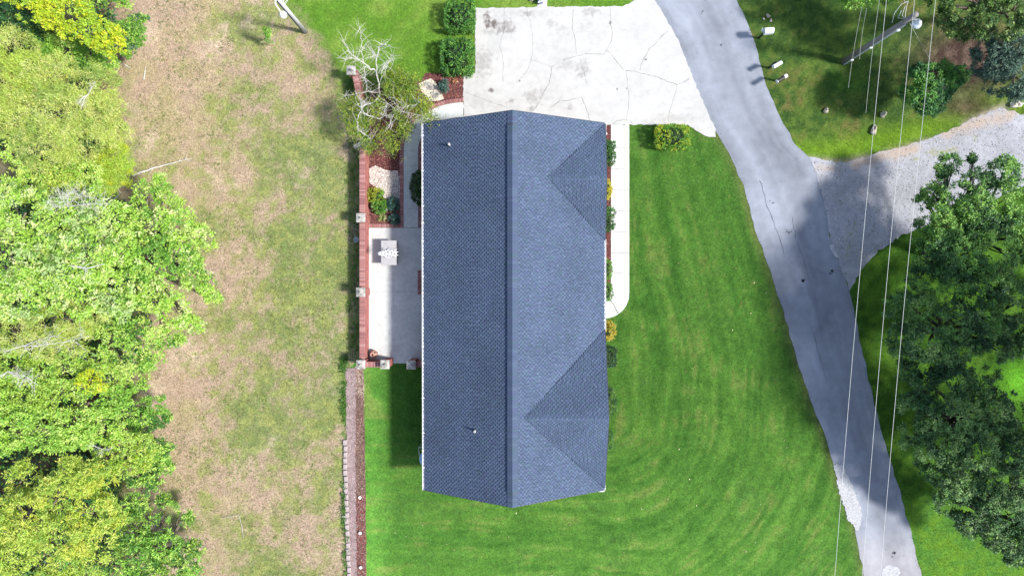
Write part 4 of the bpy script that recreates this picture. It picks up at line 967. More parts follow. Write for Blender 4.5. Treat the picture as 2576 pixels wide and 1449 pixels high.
PAVED = [DRIVE, GRAVEL, PATIO, MULCH_BED, FRONT_BED, STRIP, STRIP2, HOUSE, WALK, [(1536, 314), (1584, 314), (1584, 745), (1570, 780), (1545, 798), (1510, 802), (1510, 314)], [(1350, -60), (1378, -60), (1376, 20), (1350, 20)], [(902, 366), (930, 366), (930, 926), (902, 926)]]
def grass(name, test, n, L, w, lean, sat=1.0, bright=(.8, 1.35), jit=4):
    px = RNG.uniform(-60, 2640, n); py = RNG.uniform(-60, 1510, n)
    k = test(px, py)
    rl = np.interp(py, [p[1] for p in ROAD_L], [p[0] for p in ROAD_L]); rr = np.interp(py, [p[1] for p in ROAD_R], [p[0] for p in ROAD_R])
    k &= ~((px > rl + 3) & (px < rr - 3))
    for ex in PAVED: k &= ~inpoly(px, py, ex)
    px, py = px[k], py[k]
    t_ = CAM_H * 1.0
    X = (px - 1288) / F; Y = -(py - 724.5) / F; wy = Y * CT - SN; wz = -Y * SN - CT; tt_ = -CAM_H / wz
    base = np.stack([X * tt_, wy * tt_, np.zeros_like(X)], -1); m_ = len(base)
    jx = RNG.normal(size=m_) * jit; jy = RNG.normal(size=m_) * jit
    c_ = groundcol(px + jx, py + jy, base[:, 0] + jx * pxm(), base[:, 1] - jy * pxm()) * RNG.uniform(bright[0], bright[1], (m_, 1)) * (1 + RNG.normal(size=(m_, 3)) * .08)
    a = RNG.uniform(0, 2 * math.pi, m_); d = np.stack([np.cos(a), np.sin(a), np.zeros(m_)], -1)
    el = RNG.uniform(lean[0], lean[1], (m_, 1)); l_ = L * RNG.uniform(.5, 1.5, (m_, 1))
    tip = base + d * l_ * np.cos(el) + np.array([0, 0, 1.0]) * l_ * np.sin(el)
    sd = np.stack([-np.sin(a), np.cos(a), np.zeros(m_)], -1) * w * .5
    v = np.stack([base - sd, base + sd, tip], 1).reshape(-1, 3)
    return obj(name, np_mesh(name, v, np.arange(m_ * 3).reshape(-1, 3), np.clip(c_, 0, 1)), M['grass'], kind='stuff')
def west(px, py):
    xb = np.interp(py, [-400, 0, 100, 180, 370, 905, 930, 1449, 1700], [700, 730, 800, 860, 902, 902, 868, 878, 885]); return (px < xb) & (px > 180)
def east(px, py):
    return px > np.interp(py, [p[1] for p in ROAD_R], [p[0] for p in ROAD_R]) - 4
grass('meadow_grass', west, 620000, .095, .024, (.1, 1.0), bright=(.60, 1.5), jit=16)
grass('lawn_grass', lambda a, b: ~west(a, b) & ~east(a, b) & (a > 180), 700000, .055, .022, (.2, 1.1), bright=(.70, 1.40), jit=6)
grass('verge_grass', east, 300000, .075, .024, (.2, 1.1), bright=(.68, 1.4))

def debris(name, poly, n, pal, z, size):
    return scatter(name, poly, n, size, pal, z, M['chips'], h=.01)
ROADP = ROAD_L + ROAD_R[::-1]
debris('road_litter', ROADP, 420, [(.10, .095, .09), (.15, .14, .13), (.30, .29, .28)], .034, (.04, .025))
debris('gravel_stones', GRAVEL, 4200, [(.14, .14, .15), (.22, .22, .235), (.36, .365, .385), (.20, .20, .14), (.27, .275, .29)], .014, (.05, .04))
debris('lawn_litter', [(1600, 380), (1840, 430), (2080, 1180), (2100, 1449), (950, 1449), (950, 1290), (1600, 1260)], 70, [(.40, .38, .22), (.26, .20, .11), (.14, .11, .05)], .03, (.07, .04))
# weeds along the border and below the wall
tp = []
for (x0, x1, y0, y1, n_) in [(856, 872, 896, 935, 60), (858, 870, 960, 1060, 60), (860, 870, 1215, 1330, 70), (862, 876, 1330, 1449, 40), (872, 900, 380, 905, 110), (868, 902, 258, 372, 60), (870, 905, 200, 270, 40), (930, 1060, 210, 240, 30)]:
    for k in range(n_): tp.append(tuple(P(RNG.uniform(x0, x1), RNG.uniform(y0, y1), RNG.uniform(.03, .14))))
tp = np.array(tp); v, f, c_ = leaves(tp, np.tile([0, 0, 1.0], (len(tp), 1)), 9, .09, .05, .1, [(.07, .18, .02), (.11, .24, .03), (.05, .13, .02)], .05, .7, .25)
obj('weeds', np_mesh('weeds', v, f, c_), M['leaf'], kind='stuff')

tp = []; tc = []
tx = RNG.uniform(300, 905, 14000); ty = RNG.uniform(-40, 1490, 14000)
wx = (tx - 1288) * pxm(); wyy = -(ty - 700) * pxm()
kk = west(tx, ty) & (fbm(wx * .5, wyy * .5, 91, 4) > .50) & (fbm(wx * 2.2, wyy * 2.2, 93, 2) > .50)
for a, b in zip(tx[kk], ty[kk]): tp.append(tuple(P(a, b, .02)))
tp = np.array(tp); v, f, c_ = leaves(tp, np.tile([0, 0, 1.0], (len(tp), 1)), 6, .07, .02, .07, [(.10, .19, .03), (.16, .24, .04), (.22, .27, .06), (.08, .16, .03)], .0, .8, .25)
obj('field_weeds', np_mesh('field_weeds', v, f, c_), M['leaf'], kind='stuff')

# ------------------------------------------------------------------ brick work
def brick_mesh(L, Wd, H):
    mb = MB(); mb.bevbox((0, 0, 0), (L, Wd, H), .006); return mb.mesh('brick')
BM = {}
def brick_set(key, L, Wd, H):
    BM[key] = []
    for mk in ('brick', 'brick_b', 'brick_c', 'brick'):
        me = brick_mesh(L, Wd, H); me.materials.append(M[mk]); BM[key].append(me)
def put_brick(key, parent, loc, rz, name='brick'):
    return obj(name, random.choice(BM[key]), None, parent, loc=(loc[0], loc[1], loc[2] + random.uniform(-.003, .003)), rz=rz + random.uniform(-.02, .02))
brick_set('edge', .19, .064, .10)
be = bpy.data.objects.new('brick_edging', None); COL.objects.link(be); be['kind'] = 'structure'
def edging(line, outward_px=0):
    pts = [P(*q, 0) for q in line]; pos = []; acc = 0; step = .0745
    seg = [(pts[i], pts[i + 1]) for i in range(len(pts) - 1)]
    tot = sum((b - a).length for a, b in seg); n = int(tot / step)
    for k in range(n):
        s_ = (k + .5) * tot / n
        for a, b in seg:
            L = (b - a).length
            if s_ <= L: p = a.lerp(b, s_ / L); d = (b - a); break
            s_ -= L
        put_brick('edge', be, (p.x, p.y, .012), math.atan2(d.y, d.x) + math.pi / 2)
edging(walk_curve(23.5))
edging(walk_curve(-24.5))
edging([(927, 568.5), (1006, 568.5)])
# mortar bed under the edging
mb = MB()
for off, wd in ((23.5, 4.6), (-24.5, 4.6)):
    A = walk_curve(off - wd); B = walk_curve(off + wd); mb.prism([(P(*q).x, P(*q).y) for q in A + B[::-1]], -.02, .046)
mb.prism([(P(*q).x, P(*q).y) for q in [(927, 564), (1007, 564), (1007, 573), (927, 573)]], -.02, .046)
mb.build('mortar', M['mortar'], be)

wl = thing('courtyard_wall', 'red brick courtyard wall with square capped pillars', 'wall', P(915, 640, 0))
WT = 1.13
brick_set('cop', .30, .066, .07); brick_set('cop2', .12, .066, .03)
def face_bricks(p0, p1, z0, z1, outn, parent):
    """stretcher courses standing a few mm proud of the mortar"""
    L = (p1 - p0).length; d = (p1 - p0).normalized(); mb = MB(); r_ = math.atan2(d.y, d.x); z = z0 + .04; row = 0
    while z < z1 - .02:
        s_ = -.11 * (row % 2)
        while s_ < L:
            a = max(s_, 0) + .005; b = min(s_ + .205, L) - .005
            if b - a > .03:
                c_ = p0 + d * ((a + b) / 2) + outn * .004; mb.cc = random.choice([(.30, .105, .09), (.36, .15, .13), (.22, .08, .075), (.33, .12, .10)])
                mb.box((c_.x, c_.y, z), (b - a, .02, .058), r_)
            s_ += .215
        z += .072; row += 1
    o = mb.build('brick_courses', BRC, parent, cols=True); o['kind'] = 'stuff'; return o
BRC = mat('brick_faces', attr=True, rough=.9, noise=[(30, .85, 1.12, 3)])
def wall_run(a, b, thick=.30, h=WT, nm=True):
    """a, b: survey points of the wall's centre line at its top"""
    A = P(*a, h); B = P(*b, h); A.z = B.z = 0; d = (B - A); L = d.length; u = d.normalized(); nrm = Vector((-u.y, u.x, 0)); r_ = math.atan2(u.y, u.x); c_ = (A + B) / 2
    mb = MB(); mb.box((c_.x, c_.y, (h - .08) / 2 - .05), (L, thick - .04, h - .08 + .1), r_); mb.build('wall_body', M['mortar'], wl)
    for sg in (1, -1):
        q = nrm * sg * (thick / 2 - .02); face_bricks(A + q, B + q, 0, h - .1, nrm * sg, wl)
    n = int(L / .0745)
    mb = MB(); mb.box((c_.x, c_.y, h - .055), (L, thick - .02, .05), r_); mb.build('coping_bed', M['mortar'], wl)
    for k in range(n):
        p = A.lerp(B, (k + .5) / n); put_brick('cop', wl, (p.x, p.y, h - .035), r_ + math.pi / 2)
wall_run((911, 374), (911, 540)); wall_run((911, 558), (911, 725)); wall_run((911, 744), (911, 903))
wall_run((893, 190), (905, 252))
wall_run((916, 917), (958, 917), .3, 1.05); wall_run((1044, 917), (1078, 917), .3, 1.05)
def pillar(px, py, h=1.55, w=.40):
    c_ = P(px, py, h); mb = MB(); mb.box((c_.x, c_.y, (h - .1) / 2 - .03), (w - .03, w - .03, h - .1 + .06)); p = mb.build('pillar', M['mortar'], wl)
    hw = w / 2 - .015; base = Vector((c_.x, c_.y, 0))
    cr = [base + Vector((sx * hw, sy * hw, 0)) for sx, sy in ((-1, -1), (1, -1), (1, 1), (-1, 1))]
    for i in range(4):
        a, b = cr[i], cr[(i + 1) % 4]; mid = (a + b) / 2 - base; fb = face_bricks(a, b, 0, h - .1, mid.normalized(), p)
    mb = MB(); W2 = .245
    vs = []
    for z, q in ((h - .1, W2), (h - .035, W2), (h + .02, .11), (h + .03, .07)):
        vs += [(c_.x + sx * q, c_.y + sy * q, z) for sx, sy in ((-1, -1), (1, -1), (1, 1), (-1, 1))]
    fs = [(3, 2, 1, 0), (12, 13, 14, 15)]
    for k in (0, 4, 8): fs += [(k + i, k + (i + 1) % 4, k + 4 + (i + 1) % 4, k + 4 + i) for i in range(4)]
    mb.add(vs, fs); mb.lathe((c_.x, c_.y, h + .025), [(.075, 0), (.06, .03), (.035, .035), (.05, .06), (.055, .08), (.04, .11), (.0, .125)], 12)
    mb.build('cap', M['cap'], p)
for q in ((907, 548), (907, 735), (907, 917), (968, 917), (1034, 918), (883, 177)): pillar(*q)
# sloped stone end of the wall under the tree
mb = MB(); c_ = P(903, 366, .9); mb.bevbox((c_.x, c_.y, .55), (.55, .22, 1.1), .05, .35); mb.build('end_stone', M['cap'], wl)

# ---- border blocks
bk = thing('block_edging', 'row of grey concrete blocks along the mulch border', 'edging', P(872, 1280, 0))
bm_ = MB(); bm_.bevbox((0, 0, 0), (.30, .20, .16), .02); bme = bm_.mesh('block'); bme.materials.append(M['block'])
for k in range(24):
    py = 1112 + k * 15.2; px = np.interp(py, [1100, 1200, 1330, 1449], [869, 870, 874, 879]) + random.uniform(-1, 1)
    p = P(px, py, 0); obj('block', bme, None, bk, loc=(p.x, p.y, .05 + random.uniform(-.01, .01)), rz=math.pi / 2 + random.uniform(-.12, .12))
for (px, py, lb) in ((907, 1249, 'white ring shaped path light, uppermost in the mulch border'), (907.5, 1338, 'white ring shaped path light, middle one of the mulch border'), (909, 1424, 'white ring shaped path light, lowest in the mulch border')):
    p = P(px, py, 0); t = thing('path_light', lb, 'garden light', p, 'path lights in the mulch border')
    mb = MB(); mb.lathe((p.x, p.y, .0), [(.02, 0), (.02, .13), (.075, .14), (.085, .16), (.06, .165), (.055, .15), (.02, .14)], 14); mb.build('ring_head', M['white'], t)
    mb = MB(); mb.lathe((p.x, p.y, .0), [(.045, .148), (.03, .165), (0, .17)], 12); mb.build('lens', M['cap'], t)

# ------------------------------------------------------------------ house
ZE, ZR = 2.70, 5.42
h_ = thing('house', 'long brick house under a blue-grey shingled gable roof with two front gables', 'house', (0, -1, 0))
Xw = P(1066, 720, ZE).x; Xe = P(1520, 720, ZE).x; Xr = P(1289, 720, ZR).x
Yn = P(1288, 279, ZR).y; Ys = P(1288, 1276, ZR).y
Yn2 = P(1100, 309.5, ZE).y; Ys2 = P(1100, 1232, ZE).y
Yn = (Yn + Yn2) / 2; Ys = (Ys + Ys2) / 2
def tri_h(x): # height of the east main plane
    return ZR - (ZR - ZE) * (x - Xr) / (Xe - Xr)
roof = obj('roof', bpy.data.meshes.new('roof'), None, h_)
# deck
def plane_deck(name, pts, th=.10):
    mb = MB(); n = len(pts); up = [Vector(p) - Vector((0, 0, .012)) for p in pts]; dn = [p - Vector((0, 0, th)) for p in up]
    mb.add(up + dn, [tuple(range(n)), tuple(range(2 * n - 1, n - 1, -1))] + [(i, i + n, (i + 1) % n + n, (i + 1) % n) for i in range(n)]); return mb
g1n, g1s = P(1520, 313, ZE).y, P(1519, 604, ZE).y
g2n, g2s = P(1519, 830, ZE).y, P(1519, 1226, ZE).y
def gable(yn, ys_, zr_, back, xo=0.04):
    ym = (yn + ys_) / 2; xa = Xr + (ZR - zr_) / (ZR - ZE) * (Xe - Xr)
    return dict(ym=ym, zr=zr_, end=Vector((Xe + xo - back, ym, zr_)), apex=Vector((xa, ym, zr_)), cn=Vector((Xe + xo, yn, ZE + .01)), cs=Vector((Xe + xo, ys_, ZE + .01)), vn=Vector((Xe + .0, yn, ZE + .01)), vs=Vector((Xe, ys_, ZE + .01)))
G1 = gable(g1n, g1s, 4.42, .17); G2 = gable(g2n, g2s, 5.08, .13)
main_w = [Vector((Xw, Ys, ZE)), Vector((Xw, Yn, ZE)), Vector((Xr, Yn, ZR)), Vector((Xr, Ys, ZR))]
main_e = [Vector((Xe, Yn, ZE)), Vector((Xe, Ys, ZE)), Vector((Xr, Ys, ZR)), Vector((Xr, Yn, ZR))]
dk = MB()
for pl in (main_w, main_e):
    d_ = plane_deck('deck', pl); dk.add(d_.v, d_.f)
lift = Vector((0, 0, .03))
gpl = []
for G in (G1, G2):
    N_ = [G['end'] + lift, G['cn'] + lift, G['apex'] + lift]; S_ = [G['cs'] + lift, G['end'] + lift, G['apex'] + lift]
    gpl.append((N_, 'n', G)); gpl.append((S_, 's', G))
    for pl in (N_, S_):
        d_ = plane_deck('deck', pl, .06); dk.add(d_.v, d_.f)
dk.build('roof_deck', M['underlay'], roof)

PALW = [(.066, .092, .147), (.061, .086, .138), (.073, .100, .156), (.062, .093, .134), (.067, .086, .147)]
def shingle_geo(mb_list, poly, eave_dir, up_dir, origin, exposure=.107, skip=None):
    """poly: 3D corner list on the plane; courses run along eave_dir"""
    U = eave_dir.normalized(); V_ = up_dir.normalized(); Nn = U.cross(V_)
    if Nn.z < 0: Nn = -Nn
    p2 = [((p - origin).dot(U), (p - origin).dot(V_)) for p in poly]
    vmax = max(q[1] for q in p2); vmin = min(q[1] for q in p2); row = 0; v0 = vmin; out = []
    while v0 < vmax - .02:
        vm = v0 + exposure * .5; xs = []
        for i in range(len(p2)):
            a, b = p2[i], p2[(i + 1) % len(p2)]
            if (a[1] <= vm) != (b[1] <= vm): xs.append(a[0] + (b[0] - a[0]) * (vm - a[1]) / (b[1] - a[1]))
        if len(xs) >= 2:
            u0, u1 = min(xs), max(xs); per = .205; off = (row % 2) * per * .5 + random.uniform(-.022, .022)
            n0 = int((u0 - off) / per) - 1; n1 = int((u1 - off) / per) + 2
            for n_ in range(n0, n1):
                e0 = off + n_ * per + random.uniform(-.012, .012); em = e0 + .112 + random.uniform(-.02, .02); e1 = off + (n_ + 1) * per - .002
                for (a_, b_, k) in ((e0, em, 1), (em, e1, 0)):
                    a, b = max(a_, u0), min(b_, u1)
                    if b - a > .015: out.append((a, b, v0, k, row))
        v0 += exposure * random.uniform(.985, 1.015); row += 1
    res = []
    for (a, b, v0, up_, row) in out:
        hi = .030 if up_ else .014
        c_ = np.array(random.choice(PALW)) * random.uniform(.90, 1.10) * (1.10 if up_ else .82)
        g = .003
        q = [origin + U * (a + g) + V_ * (v0 - .005) , origin + U * (b - g) + V_ * (v0 - .005), origin + U * (b - g) + V_ * (v0 + exposure), origin + U * (a + g) + V_ * (v0 + exposure)]
        top = [q[0] + Nn * hi, q[1] + Nn * hi, q[2] + Nn * (hi - .010), q[3] + Nn * (hi - .010)]
        res.append((q[0] - Nn * .01, q[1] - Nn * .01, top, tuple(c_), (v0, a)))
    return res
def tile_add(mb, r_):
    q0, q1, top, c_, _ = r_; mb.cc = c_
    n1 = (top[1] - top[0]).cross(top[3] - top[0])
    f = [(0, 1, 2, 3), (4, 5, 1, 0), (4, 0, 3), (5, 2, 1)]
    if n1.z < 0: f = [x[::-1] for x in f]
    mb.add(list(top) + [q0, q1], f)
allt = []
def do_plane(poly, e_, u_, org):
    r_ = shingle_geo(None, poly, e_, u_, org); allt.append(r_)
do_plane(main_w, Vector((0, 1, 0)), main_w[2] - main_w[1], main_w[0])
do_plane(main_e, Vector((0, 1, 0)), main_e[2] - main_e[1], main_e[1])
for pl, sd, G in gpl:
    upv = Vector((0, (-1 if sd == 'n' else 1) * abs(G['cn'].y - G['cs'].y) / 2, G['zr'] - ZE))
    do_plane(pl, Vector((1, 0, 0)), upv, pl[1] if sd == 'n' else pl[0])
# the 300 shingles of the topmost west courses are parts of their own; the rest of each slope is one part
top300 = sorted(range(len(allt[0])), key=lambda i: -allt[0][i][4][0])[:300]; ts = set(top300)
for i in top300:
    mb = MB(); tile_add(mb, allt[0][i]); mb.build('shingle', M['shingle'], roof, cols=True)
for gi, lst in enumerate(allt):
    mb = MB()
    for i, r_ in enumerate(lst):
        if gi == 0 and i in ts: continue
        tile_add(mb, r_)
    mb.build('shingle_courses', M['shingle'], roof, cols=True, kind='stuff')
# ridge vent and caps
sl = math.atan2(ZR - ZE, Xe - Xr)
mb = MB()
for sg in (1, -1):
    R_ = Matrix.Rotation(sg * sl, 3, 'Y'); c_ = Vector((Xr + sg * .125, (Yn + Ys) / 2, ZR - .125 * math.tan(sl) + .045)); mb.box(c_, (.27, Yn - Ys - 1.3, .045), M=R_)
mb.build('ridge_vent', M['trim'], roof)
n = int((Yn - Ys) / .142)
def cap_mesh(hw, L, slope, c_):
    mb = MB(); mb.cc = c_; dz = hw * math.tan(slope)
    vs = [(-hw, -L / 2, -dz + .012), (0, -L / 2, .012), (hw, -L / 2, -dz + .012), (-hw, L / 2, -dz), (0, L / 2, 0), (hw, L / 2, -dz), (-hw, -L / 2, -dz - .02), (hw, -L / 2, -dz - .02), (-hw, L / 2, -dz - .02), (hw, L / 2, -dz - .02)]
    mb.add(vs, [(0, 1, 4, 3), (1, 2, 5, 4), (6, 0, 3, 8), (2, 7, 9, 5), (0, 6, 1), (1, 7, 2), (6, 7, 1)]); me = mb.mesh('ridge_cap', cols=True); me.materials.append(M['shingle']); return me
caps = [cap_mesh(.245, .15, sl, tuple(np.array(c_) * .9)) for c_ in PALW]
for k in range(n):
    y_ = Ys + (k + .5) * (Yn - Ys) / n
    vent = Ys + .65 < y_ < Yn - .65
    obj('ridge_cap', random.choice(caps), None, roof, loc=(Xr, y_, ZR + (.095 if vent else .035)))
for G in (G1, G2):
    s2 = math.atan2(G['zr'] - ZE, abs(G['cn'].y - G['cs'].y) / 2); cc = [cap_mesh(.15, .15, s2, tuple(np.array(c_) * .9)) for c_ in PALW[:4]]
    L = G['end'].x - G['apex'].x; n = int(L / .142)
    for k in range(n): obj('ridge_cap', random.choice(cc), None, roof, loc=(G['apex'].x + (k + .5) * L / n, G['ym'], G['zr'] + .055), rz=math.pi / 2)
# rakes, fascia, soffit
mb = MB()
def bar(mb, a, b, w_=.03, hh=.16, up=.0):
    a = Vector(a); b = Vector(b); d = b - a; x = d.normalized(); y = Vector((0, 0, 1)).cross(x).normalized(); z = x.cross(y); R_ = Matrix((x, y, z)).transposed()
    mb.box((a + b) / 2 - z * (hh / 2 - up), (d.length, w_, hh), M=R_)
for Y_ in (Yn + .012, Ys - .012):
    bar(mb, (Xw - .01, Y_, ZE), (Xr, Y_, ZR)); bar(mb, (Xe + .01, Y_, ZE), (Xr, Y_, ZR))
mb.build('rake_board', M['trim'], roof)
for G in (G1, G2):
    mb = MB(); bar(mb, G['cn'] + Vector((.02, 0, .02)), G['end'] + Vector((.02, 0, .02))); bar(mb, G['cs'] + Vector((.02, 0, .02)), G['end'] + Vector((.02, 0, .02))); mb.build('rake_board', M['trim'], roof)
def gutter(a, b, side):
    mb = MB(); a = Vector(a); b = Vector(b); L = (b - a).length
    c_ = (a + b) / 2; along = (b - a).normalized(); o_ = Vector((side, 0, 0)) if abs(along.y) > .5 else Vector((0, side, 0)); r_ = math.atan2(along.y, along.x)
    mb.box(c_ + o_ * .085, (L, .012, .10), r_); mb.box(c_ + o_ * .012, (L, .012, .10), r_); mb.box(c_ + o_ * .048 + Vector((0, 0, -.046)), (L, .084, .01), r_)
    g_ = mb.build('gutter', M['white'], roof)
    hb = MB(); k = int(L / .95)
    for i in range(k + 1):
        p = a.lerp(b, (i + .3) / (k + 1)); hb.box(p + o_ * .03 + Vector((0, 0, .055)), (.03, .16, .012) if abs(along.y) < .5 else (.15, .03, .012))
    hb.build('gutter_hanger', M['white'], g_)
gutter((Xw, Ys, ZE - .03), (Xw, Yn, ZE - .03), -1)
gutter((Xe, g1s + .05, ZE - .03), (Xe, g2n - .05, ZE - .03), 1)
gutter((Xe, Ys, ZE - .03), (Xe, Ys + .75, ZE - .03), 1)
gutter((Xe, Yn - .75, ZE - .03), (Xe, Yn, ZE - .03), 1)
mb = MB(); mb.box((Xe - .2, Ys - .05, ZE - .03), (.45, .07, .07)); mb.build('gutter_return', M['white'], roof)
mb = MB(); mb.lathe((Xe + .07, Yn - .55, ZE - .1), [(.06, 0), (.065, .1), (.04, .12), (0, .12)], 10); mb.build('downspout_head', M['white'], roof)
mb = MB(); mb.box(((Xw + Xe) / 2, (Yn + Ys) / 2, ZE - .13), (Xe - Xw - .06, Yn - Ys - .06, .03)); mb.build('soffit', M['white'], roof)
for (px, py, z) in ((1131, 366, 3.55), (1195, 1082, 4.3)):
    xw = P(px, py, z); sx = (xw.x - Xw) / (Xr - Xw); zz = ZE + (ZR - ZE) * sx
    mb = MB(); mb.lathe((xw.x, xw.y, zz - .05), [(.10, 0), (.10, .09), (.065, .11), (.055, .12)], 14); b_ = mb.build('vent_boot', M['black'], roof)
    mb = MB(); mb.lathe((xw.x, xw.y, zz), [(.050, 0), (.050, .34), (.034, .345), (.034, .10), (0, .10)], 14); mb.build('vent_pipe', M['white'], b_)
# walls
wx0, wx1, wy0, wy1 = Xw + .45, Xe - .45, Ys + .35, Yn - .35
wmat = mat('house_brick', (0.26, 0.11, 0.09), .9)
nn = wmat.node_tree.nodes; ll = wmat.node_tree.links; bt = nn.new('ShaderNodeTexBrick'); bt.inputs['Scale'].default_value = 1; bt.inputs['Brick Width'].default_value = .215; bt.inputs['Row Height'].default_value = .075; bt.inputs['Mortar Size'].default_value = .008
bt.inputs['Color1'].default_value = (.30, .12, .10, 1); bt.inputs['Color2'].default_value = (.22, .085, .08, 1); bt.inputs['Mortar'].default_value = (.36, .30, .28, 1)
gm = nn.new('ShaderNodeNewGeometry'); sp_ = nn.new('ShaderNodeSeparateXYZ'); cb = nn.new('ShaderNodeCombineXYZ'); ad = nn.new('ShaderNodeMath'); ad.operation = 'ADD'
ll.new(gm.outputs['Position'], sp_.inputs[0]); ll.new(sp_.outputs[0], ad.inputs[0]); ll.new(sp_.outputs[1], ad.inputs[1]); ll.new(ad.outputs[0], cb.inputs[0]); ll.new(sp_.outputs[2], cb.inputs[1]); ll.new(cb.outputs[0], bt.inputs['Vector']); ll.new(bt.outputs['Color'], nn['Principled BSDF'].inputs['Base Color'])
for (a, b, c_, d_) in ((wx0, wy0, wx0 + .2, wy1), (wx1 - .2, wy0, wx1, wy1)):
    mb = MB(); mb.box(((a + c_) / 2, (b + d_) / 2, (ZE - .15) / 2), (c_ - a, d_ - b, ZE - .15)); mb.build('wall', wmat, h_)
zg = lambda x: (ZE + (ZR - ZE) * (x - Xw) / (Xr - Xw)) if x < Xr else tri_h(x)
for y_ in (wy0, wy1 - .2):
    mb = MB(); xs_ = [wx0 + .2, Xr, wx1 - .2]; tp_ = [zg(x) - .14 for x in xs_]
    vs = [(xs_[0], y_, 0), (xs_[2], y_, 0), (xs_[2], y_, tp_[2]), (xs_[1], y_, tp_[1]), (xs_[0], y_, tp_[0])]; vs += [(a, b + .2, c2) for a, b, c2 in vs]
    mb.add(vs, [(0, 1, 2, 3, 4), (9, 8, 7, 6, 5)] + [(i, i + 5, (i + 1) % 5 + 5, (i + 1) % 5) for i in range(5)]); mb.build('wall', wmat, h_)
for G in (G1, G2):
    mb = MB(); x_ = Xe - .40; k = .25; a = G['cn'].y - k; b = G['cs'].y + k
    vs = [(x_, b, 0), (x_, a, 0), (x_, a, ZE - .05), (x_, G['ym'], G['zr'] - .14), (x_, b, ZE - .05)]; vs += [(p[0] - .2, p[1], p[2]) for p in vs]
    mb.add(vs, [(0, 1, 2, 3, 4), (9, 8, 7, 6, 5)] + [(i, i + 5, (i + 1) % 5 + 5, (i + 1) % 5) for i in range(5)]); mb.build('wall', wmat, h_)
def window(x, y, z, w_, hh, face):
    fr = MB(); tk = .04
    def bx(c, s_): fr.box(c, s_)
    if face == 'x':
        bx((x, y - w_ / 2, z), (tk, .06, hh)); bx((x, y + w_ / 2, z), (tk, .06, hh)); bx((x, y, z - hh / 2), (tk, w_ - .06, .06)); bx((x, y, z + hh / 2), (tk, w_ - .06, .06)); bx((x, y, z), (tk, w_ - .06, .04))
    w = fr.build('window', M['white'], h_); g = MB(); g.box((x, y, z), (.012, w_ - .062, hh - .062)); g.build('pane', M['glass'], w)
for y_ in (6.5, 3.2, -3.5, -7.5): window(wx0 - .022, y_, 1.5, 1.0, 1.2, 'x')
for y_ in (-.5, .8): window(wx1 + .022, y_, 1.5, 1.1, 1.2, 'x')
for G in (G1, G2): window(Xe - .378, G['ym'], 1.5, 1.6, 1.3, 'x')
mb = MB(); mb.box((wx0 - .025, -1.1, 1.02), (.05, .95, 2.04)); d_ = mb.build('door', M['door'], h_); mb = MB(); mb.lathe((wx0 - .07, -.75, 1.0), [(.0, -.03), (.03, 0), (0, .03)], 8); mb.build('handle', M['steel'], d_)
# brick stoop showing beyond the west eave
a = P(1051, 680, .9); b = P(1064, 741, .9); st_ = thing('brick_stoop', 'dark red brick block jutting from under the west eave onto the patio', 'brick block', (a.x, (a.y + b.y) / 2, 0))
mb = MB(); mb.box(((a.x + Xw + .45) / 2, (a.y + b.y) / 2, .44), (Xw + .45 - a.x, a.y - b.y, .86)); mb.build('core', M['mortar'], st_)
ya, yb = b.y, a.y; k = 0
brick_set('st', .20, .066, .06)
nb = int((yb - ya) / .0745)
for i in range(nb):
    for j in range(2): put_brick('st', st_, (a.x + .10 + j * .21, ya + (i + .5) * (yb - ya) / nb, .90), 0)
face_bricks(Vector((a.x - .0, ya, 0)), Vector((a.x, yb, 0)), 0, .86, Vector((-1, 0, 0)), st_)

# inner bed against the house
flat('house_bed', [(1061, 380), (1095, 380), (1095, 566), (1061, 566)], .014, .05, M['mulch'])

# ------------------------------------------------------------------ loose things
# patio cart
c_ = P(978, 636, .85); L_, W_ = .93, 1.40
t = thing('patio_cart', 'square grey topped patio cart on the sunny patio', 'cart', (c_.x, c_.y, 0))
mb = MB(); mb.bevbox((c_.x, c_.y, .82), (.86, 1.36, .05), .012); mb.build('top', M['grey'], t)
mb = MB(); mb.box((c_.x, c_.y, .44), (.74, 1.22, .70)); mb.build('cabinet', M['grey'], t)
for sx in (-.34, .34):
    for sy in (-.58, .58): mb = MB(); mb.box((c_.x + sx, c_.y + sy, .065), (.05, .05, .06)); mb.build('leg', M['black'], t)
mb = MB(); hx = c_.x + .45; mb.tube([(hx - .04, c_.y + .16, .76), (hx + .05, c_.y + .15, .77), (hx + .07, c_.y + .05, .77), (hx + .06, c_.y - .22, .77), (hx + .03, c_.y - .30, .77), (hx - .04, c_.y - .31, .76)], .020, 8); mb.tube([(hx - .04, c_.y, .76), (hx + .07, c_.y, .77)], .016, 6); mb.build('handle', M['black'], t)
